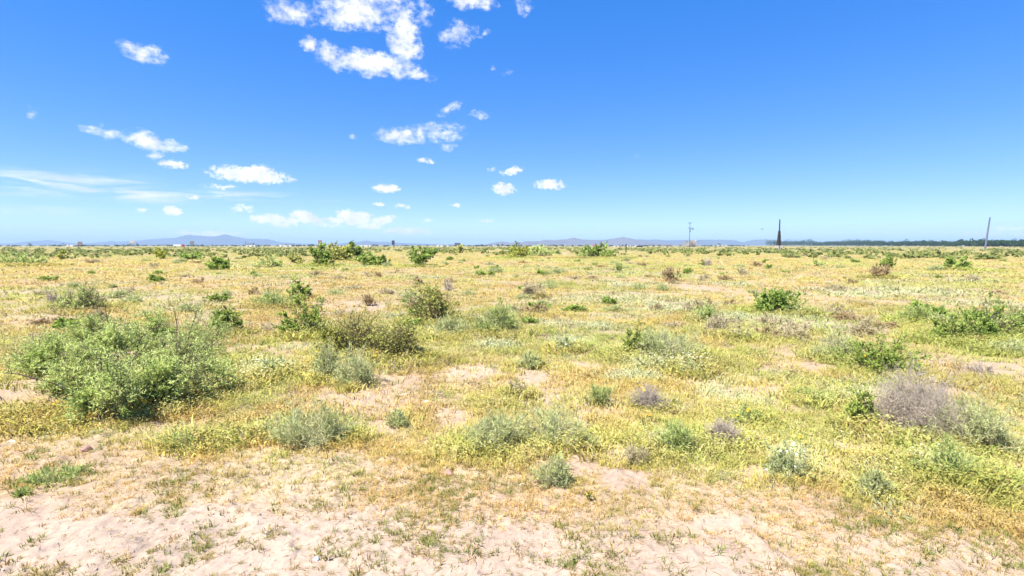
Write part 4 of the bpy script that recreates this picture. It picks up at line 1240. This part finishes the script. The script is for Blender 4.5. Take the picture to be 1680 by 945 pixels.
def build_world():
    w = bpy.data.worlds.new('World'); sc.world = w; w.use_nodes = True
    nt = w.node_tree; nt.nodes.clear(); L = nt.links.new
    out = N(nt, 'ShaderNodeOutputWorld'); bg = N(nt, 'ShaderNodeBackground'); bg.inputs['Strength'].default_value = .095
    sky = N(nt, 'ShaderNodeTexSky'); sky.sky_type = 'NISHITA'; sky.sun_disc = False
    sky.sun_elevation = SUN_EL; sky.sun_rotation = SUN_AZ
    sky.altitude = 1300; sky.air_density = 1.0; sky.dust_density = .1; sky.ozone_density = 2.5
    hs = N(nt, 'ShaderNodeHueSaturation'); hs.inputs['Saturation'].default_value = 2.35; hs.inputs['Hue'].default_value = .516; hs.inputs['Value'].default_value = 2.65
    ga = N(nt, 'ShaderNodeGamma'); ga.inputs['Gamma'].default_value = .44
    L(sky.outputs[0], ga.inputs['Color']); L(ga.outputs[0], hs.inputs['Color'])
    tin = N(nt, 'ShaderNodeMix', data_type='RGBA', blend_type='MULTIPLY'); tin.inputs['Factor'].default_value = 1; tin.inputs['B'].default_value = (.68, .83, 1.0, 1); L(hs.outputs[0], tin.inputs['A'])
    tc = N(nt, 'ShaderNodeTexCoord'); sep = N(nt, 'ShaderNodeSeparateXYZ'); L(tc.outputs['Generated'], sep.inputs[0])
    az = N(nt, 'ShaderNodeMath', operation='ARCTAN2'); L(sep.outputs['X'], az.inputs[0]); L(sep.outputs['Y'], az.inputs[1])
    el = N(nt, 'ShaderNodeMath', operation='ARCSINE'); L(sep.outputs['Z'], el.inputs[0])
    co = N(nt, 'ShaderNodeCombineXYZ'); L(az.outputs[0], co.inputs['X']); L(el.outputs[0], co.inputs['Y'])
    # domain warp
    nw = N(nt, 'ShaderNodeTexNoise', noise_dimensions='2D'); nw.inputs['Scale'].default_value = 26; nw.inputs['Detail'].default_value = 5; nw.inputs['Roughness'].default_value = .6
    L(co.outputs[0], nw.inputs['Vector'])
    sub = N(nt, 'ShaderNodeVectorMath', operation='SUBTRACT'); sub.inputs[1].default_value = (.5, .5, .5); L(nw.outputs['Color'], sub.inputs[0])
    scl = N(nt, 'ShaderNodeVectorMath', operation='MULTIPLY'); scl.inputs[1].default_value = (.042, .026, 0); L(sub.outputs[0], scl.inputs[0])
    wp = N(nt, 'ShaderNodeVectorMath', operation='ADD'); L(co.outputs[0], wp.inputs[0]); L(scl.outputs[0], wp.inputs[1])

    def field(blobs, src):
        prev = None
        for cx, cy, rx, ry, tilt, amp in blobs:
            a0, e0 = azel(cx, cy); a1, _ = azel(cx + rx, cy); _, e1 = azel(cx, cy - ry)
            mp = N(nt, 'ShaderNodeMapping', vector_type='TEXTURE')
            mp.inputs['Location'].default_value = (a0, e0, 0); mp.inputs['Rotation'].default_value = (0, 0, R(tilt))
            mp.inputs['Scale'].default_value = (abs(a1 - a0) * 1.2, abs(e1 - e0) * 1.2, 1)
            L(src.outputs[0], mp.inputs['Vector'])
            ln = N(nt, 'ShaderNodeVectorMath', operation='LENGTH'); L(mp.outputs[0], ln.inputs[0])
            ma = N(nt, 'ShaderNodeMath', operation='MULTIPLY_ADD'); ma.inputs[1].default_value = -amp; ma.inputs[2].default_value = amp
            L(ln.outputs['Value'], ma.inputs[0])
            if prev is None: prev = ma
            else:
                mx = N(nt, 'ShaderNodeMath', operation='SMOOTH_MAX'); mx.inputs[2].default_value = .12
                L(prev.outputs[0], mx.inputs[0]); L(ma.outputs[0], mx.inputs[1]); prev = mx
        return prev

    sc3 = N(nt, 'ShaderNodeVectorMath', operation='MULTIPLY'); sc3.inputs[1].default_value = (.026, .012, 0); L(sub.outputs[0], sc3.inputs[0])
    wp2 = N(nt, 'ShaderNodeVectorMath', operation='ADD'); L(co.outputs[0], wp2.inputs[0]); L(sc3.outputs[0], wp2.inputs[1])

    def layer(blobs, src, nscale, gain, lo, hi):
        fld = field(blobs, src)
        nd = N(nt, 'ShaderNodeTexNoise', noise_dimensions='2D'); nd.inputs['Scale'].default_value = nscale; nd.inputs['Detail'].default_value = 10; nd.inputs['Roughness'].default_value = .64
        st = N(nt, 'ShaderNodeVectorMath', operation='MULTIPLY'); st.inputs[1].default_value = (1, 1.5, 1); L(co.outputs[0], st.inputs[0]); L(st.outputs[0], nd.inputs['Vector'])
        n2 = N(nt, 'ShaderNodeMath', operation='MULTIPLY_ADD'); n2.inputs[1].default_value = gain; n2.inputs[2].default_value = -.515 * gain; L(nd.outputs['Fac'], n2.inputs[0])
        ad = N(nt, 'ShaderNodeMath', operation='ADD'); L(fld.outputs[0], ad.inputs[0]); L(n2.outputs[0], ad.inputs[1])
        al = N(nt, 'ShaderNodeMapRange', interpolation_type='SMOOTHSTEP'); al.inputs['From Min'].default_value = lo; al.inputs['From Max'].default_value = hi
        L(ad.outputs[0], al.inputs['Value'])
        gate = N(nt, 'ShaderNodeMapRange', interpolation_type='SMOOTHSTEP'); gate.inputs['From Min'].default_value = 0; gate.inputs['From Max'].default_value = .2
        L(fld.outputs[0], gate.inputs['Value'])
        am = N(nt, 'ShaderNodeMath', operation='MULTIPLY'); L(al.outputs[0], am.inputs[0]); L(gate.outputs[0], am.inputs[1])
        return am

    am1 = layer([c for c in CLOUDS if c[1] < 260], wp, 58, 1.8, -.08, 1.12)
    am2 = layer([c for c in CLOUDS if c[1] >= 260], wp2, 110, 1.75, -.02, .72)
    am = N(nt, 'ShaderNodeMath', operation='MAXIMUM'); L(am1.outputs[0], am.inputs[0]); L(am2.outputs[0], am.inputs[1])
    # cirrus: stretched noise
    cf = field(CIRRUS, co)
    nc = N(nt, 'ShaderNodeTexNoise', noise_dimensions='2D'); nc.inputs['Scale'].default_value = 9; nc.inputs['Detail'].default_value = 8; nc.inputs['Distortion'].default_value = .6; nc.inputs['Roughness'].default_value = .55
    sc2 = N(nt, 'ShaderNodeMapping'); sc2.inputs['Scale'].default_value = (1, 9, 1); sc2.inputs['Rotation'].default_value = (0, 0, R(2)); L(co.outputs[0], sc2.inputs['Vector']); L(sc2.outputs[0], nc.inputs['Vector'])
    cm = N(nt, 'ShaderNodeMapRange', interpolation_type='SMOOTHSTEP'); cm.inputs['From Min'].default_value = .36; cm.inputs['From Max'].default_value = .75; L(nc.outputs['Fac'], cm.inputs['Value'])
    cg = N(nt, 'ShaderNodeMapRange', interpolation_type='SMOOTHSTEP'); cg.inputs['From Min'].default_value = 0; cg.inputs['From Max'].default_value = .6; L(cf.outputs[0], cg.inputs['Value'])
    cc = N(nt, 'ShaderNodeMath', operation='MULTIPLY'); L(cm.outputs[0], cc.inputs[0]); L(cg.outputs[0], cc.inputs[1])
    cc2 = N(nt, 'ShaderNodeMath', operation='MULTIPLY'); cc2.inputs[1].default_value = 1.0; L(cc.outputs[0], cc2.inputs[0])
    tot = N(nt, 'ShaderNodeMath', operation='MAXIMUM'); L(am.outputs[0], tot.inputs[0]); L(cc2.outputs[0], tot.inputs[1])
    # only above the horizon
    ho = N(nt, 'ShaderNodeMapRange'); ho.inputs['From Min'].default_value = .0; ho.inputs['From Max'].default_value = .01; L(el.outputs[0], ho.inputs['Value'])
    fin = N(nt, 'ShaderNodeMath', operation='MULTIPLY'); L(tot.outputs[0], fin.inputs[0]); L(ho.outputs[0], fin.inputs[1])
    # cloud body: a little greyer where thick
    cr = N(nt, 'ShaderNodeMix', data_type='RGBA'); cr.inputs['A'].default_value = (6.6, 6.6, 6.8, 1); cr.inputs['B'].default_value = (4.9, 5.05, 5.5, 1)
    thick = N(nt, 'ShaderNodeMapRange'); thick.inputs['From Min'].default_value = .35; thick.inputs['From Max'].default_value = .65; L(nw.outputs['Fac'], thick.inputs['Value'])
    L(thick.outputs[0], cr.inputs['Factor'])
    mx = N(nt, 'ShaderNodeMix', data_type='RGBA'); L(fin.outputs[0], mx.inputs['Factor']); L(tin.outputs['Result'], mx.inputs['A']); L(cr.outputs['Result'], mx.inputs['B'])
    L(mx.outputs['Result'], bg.inputs['Color']); L(bg.outputs[0], out.inputs['Surface'])
    w.cycles.sampling_method = 'MANUAL'; w.cycles.sample_map_resolution = 512


build_world()

# ------------------------------------------------------------------ sun, camera, render
su = bpy.data.lights.new('sun', 'SUN'); su.energy = 5.0; su.angle = R(.53); su.color = (1, .955, .88)
so = bpy.data.objects.new('sun', su); COL.objects.link(so)
dv = Vector((math.sin(SUN_AZ) * math.cos(SUN_EL), math.cos(SUN_AZ) * math.cos(SUN_EL), math.sin(SUN_EL)))
so.rotation_euler = dv.to_track_quat('Z', 'Y').to_euler(); so.location = (0, 0, 60)

cam = bpy.data.cameras.new('camera'); co_ = bpy.data.objects.new('camera', cam); COL.objects.link(co_)
cam.sensor_width = 36; cam.lens = 36 * F_PX / 1680; cam.clip_start = .1; cam.clip_end = 90000
co_.location = (0, 0, CAM_H); co_.rotation_euler = (R(90) - PITCH, 0, 0)
sc.camera = co_
sc.view_settings.view_transform = 'Standard'; sc.view_settings.look = 'None'; sc.view_settings.gamma = 1; sc.view_settings.exposure = EXPO
sc.view_settings.use_curve_mapping = False
sc.render.engine = 'CYCLES'
sc.cycles.max_bounces = 6; sc.cycles.diffuse_bounces = 3; sc.cycles.transmission_bounces = 3; sc.cycles.volume_bounces = 0
sc.cycles.use_denoising = True
sc.render.film_transparent = False
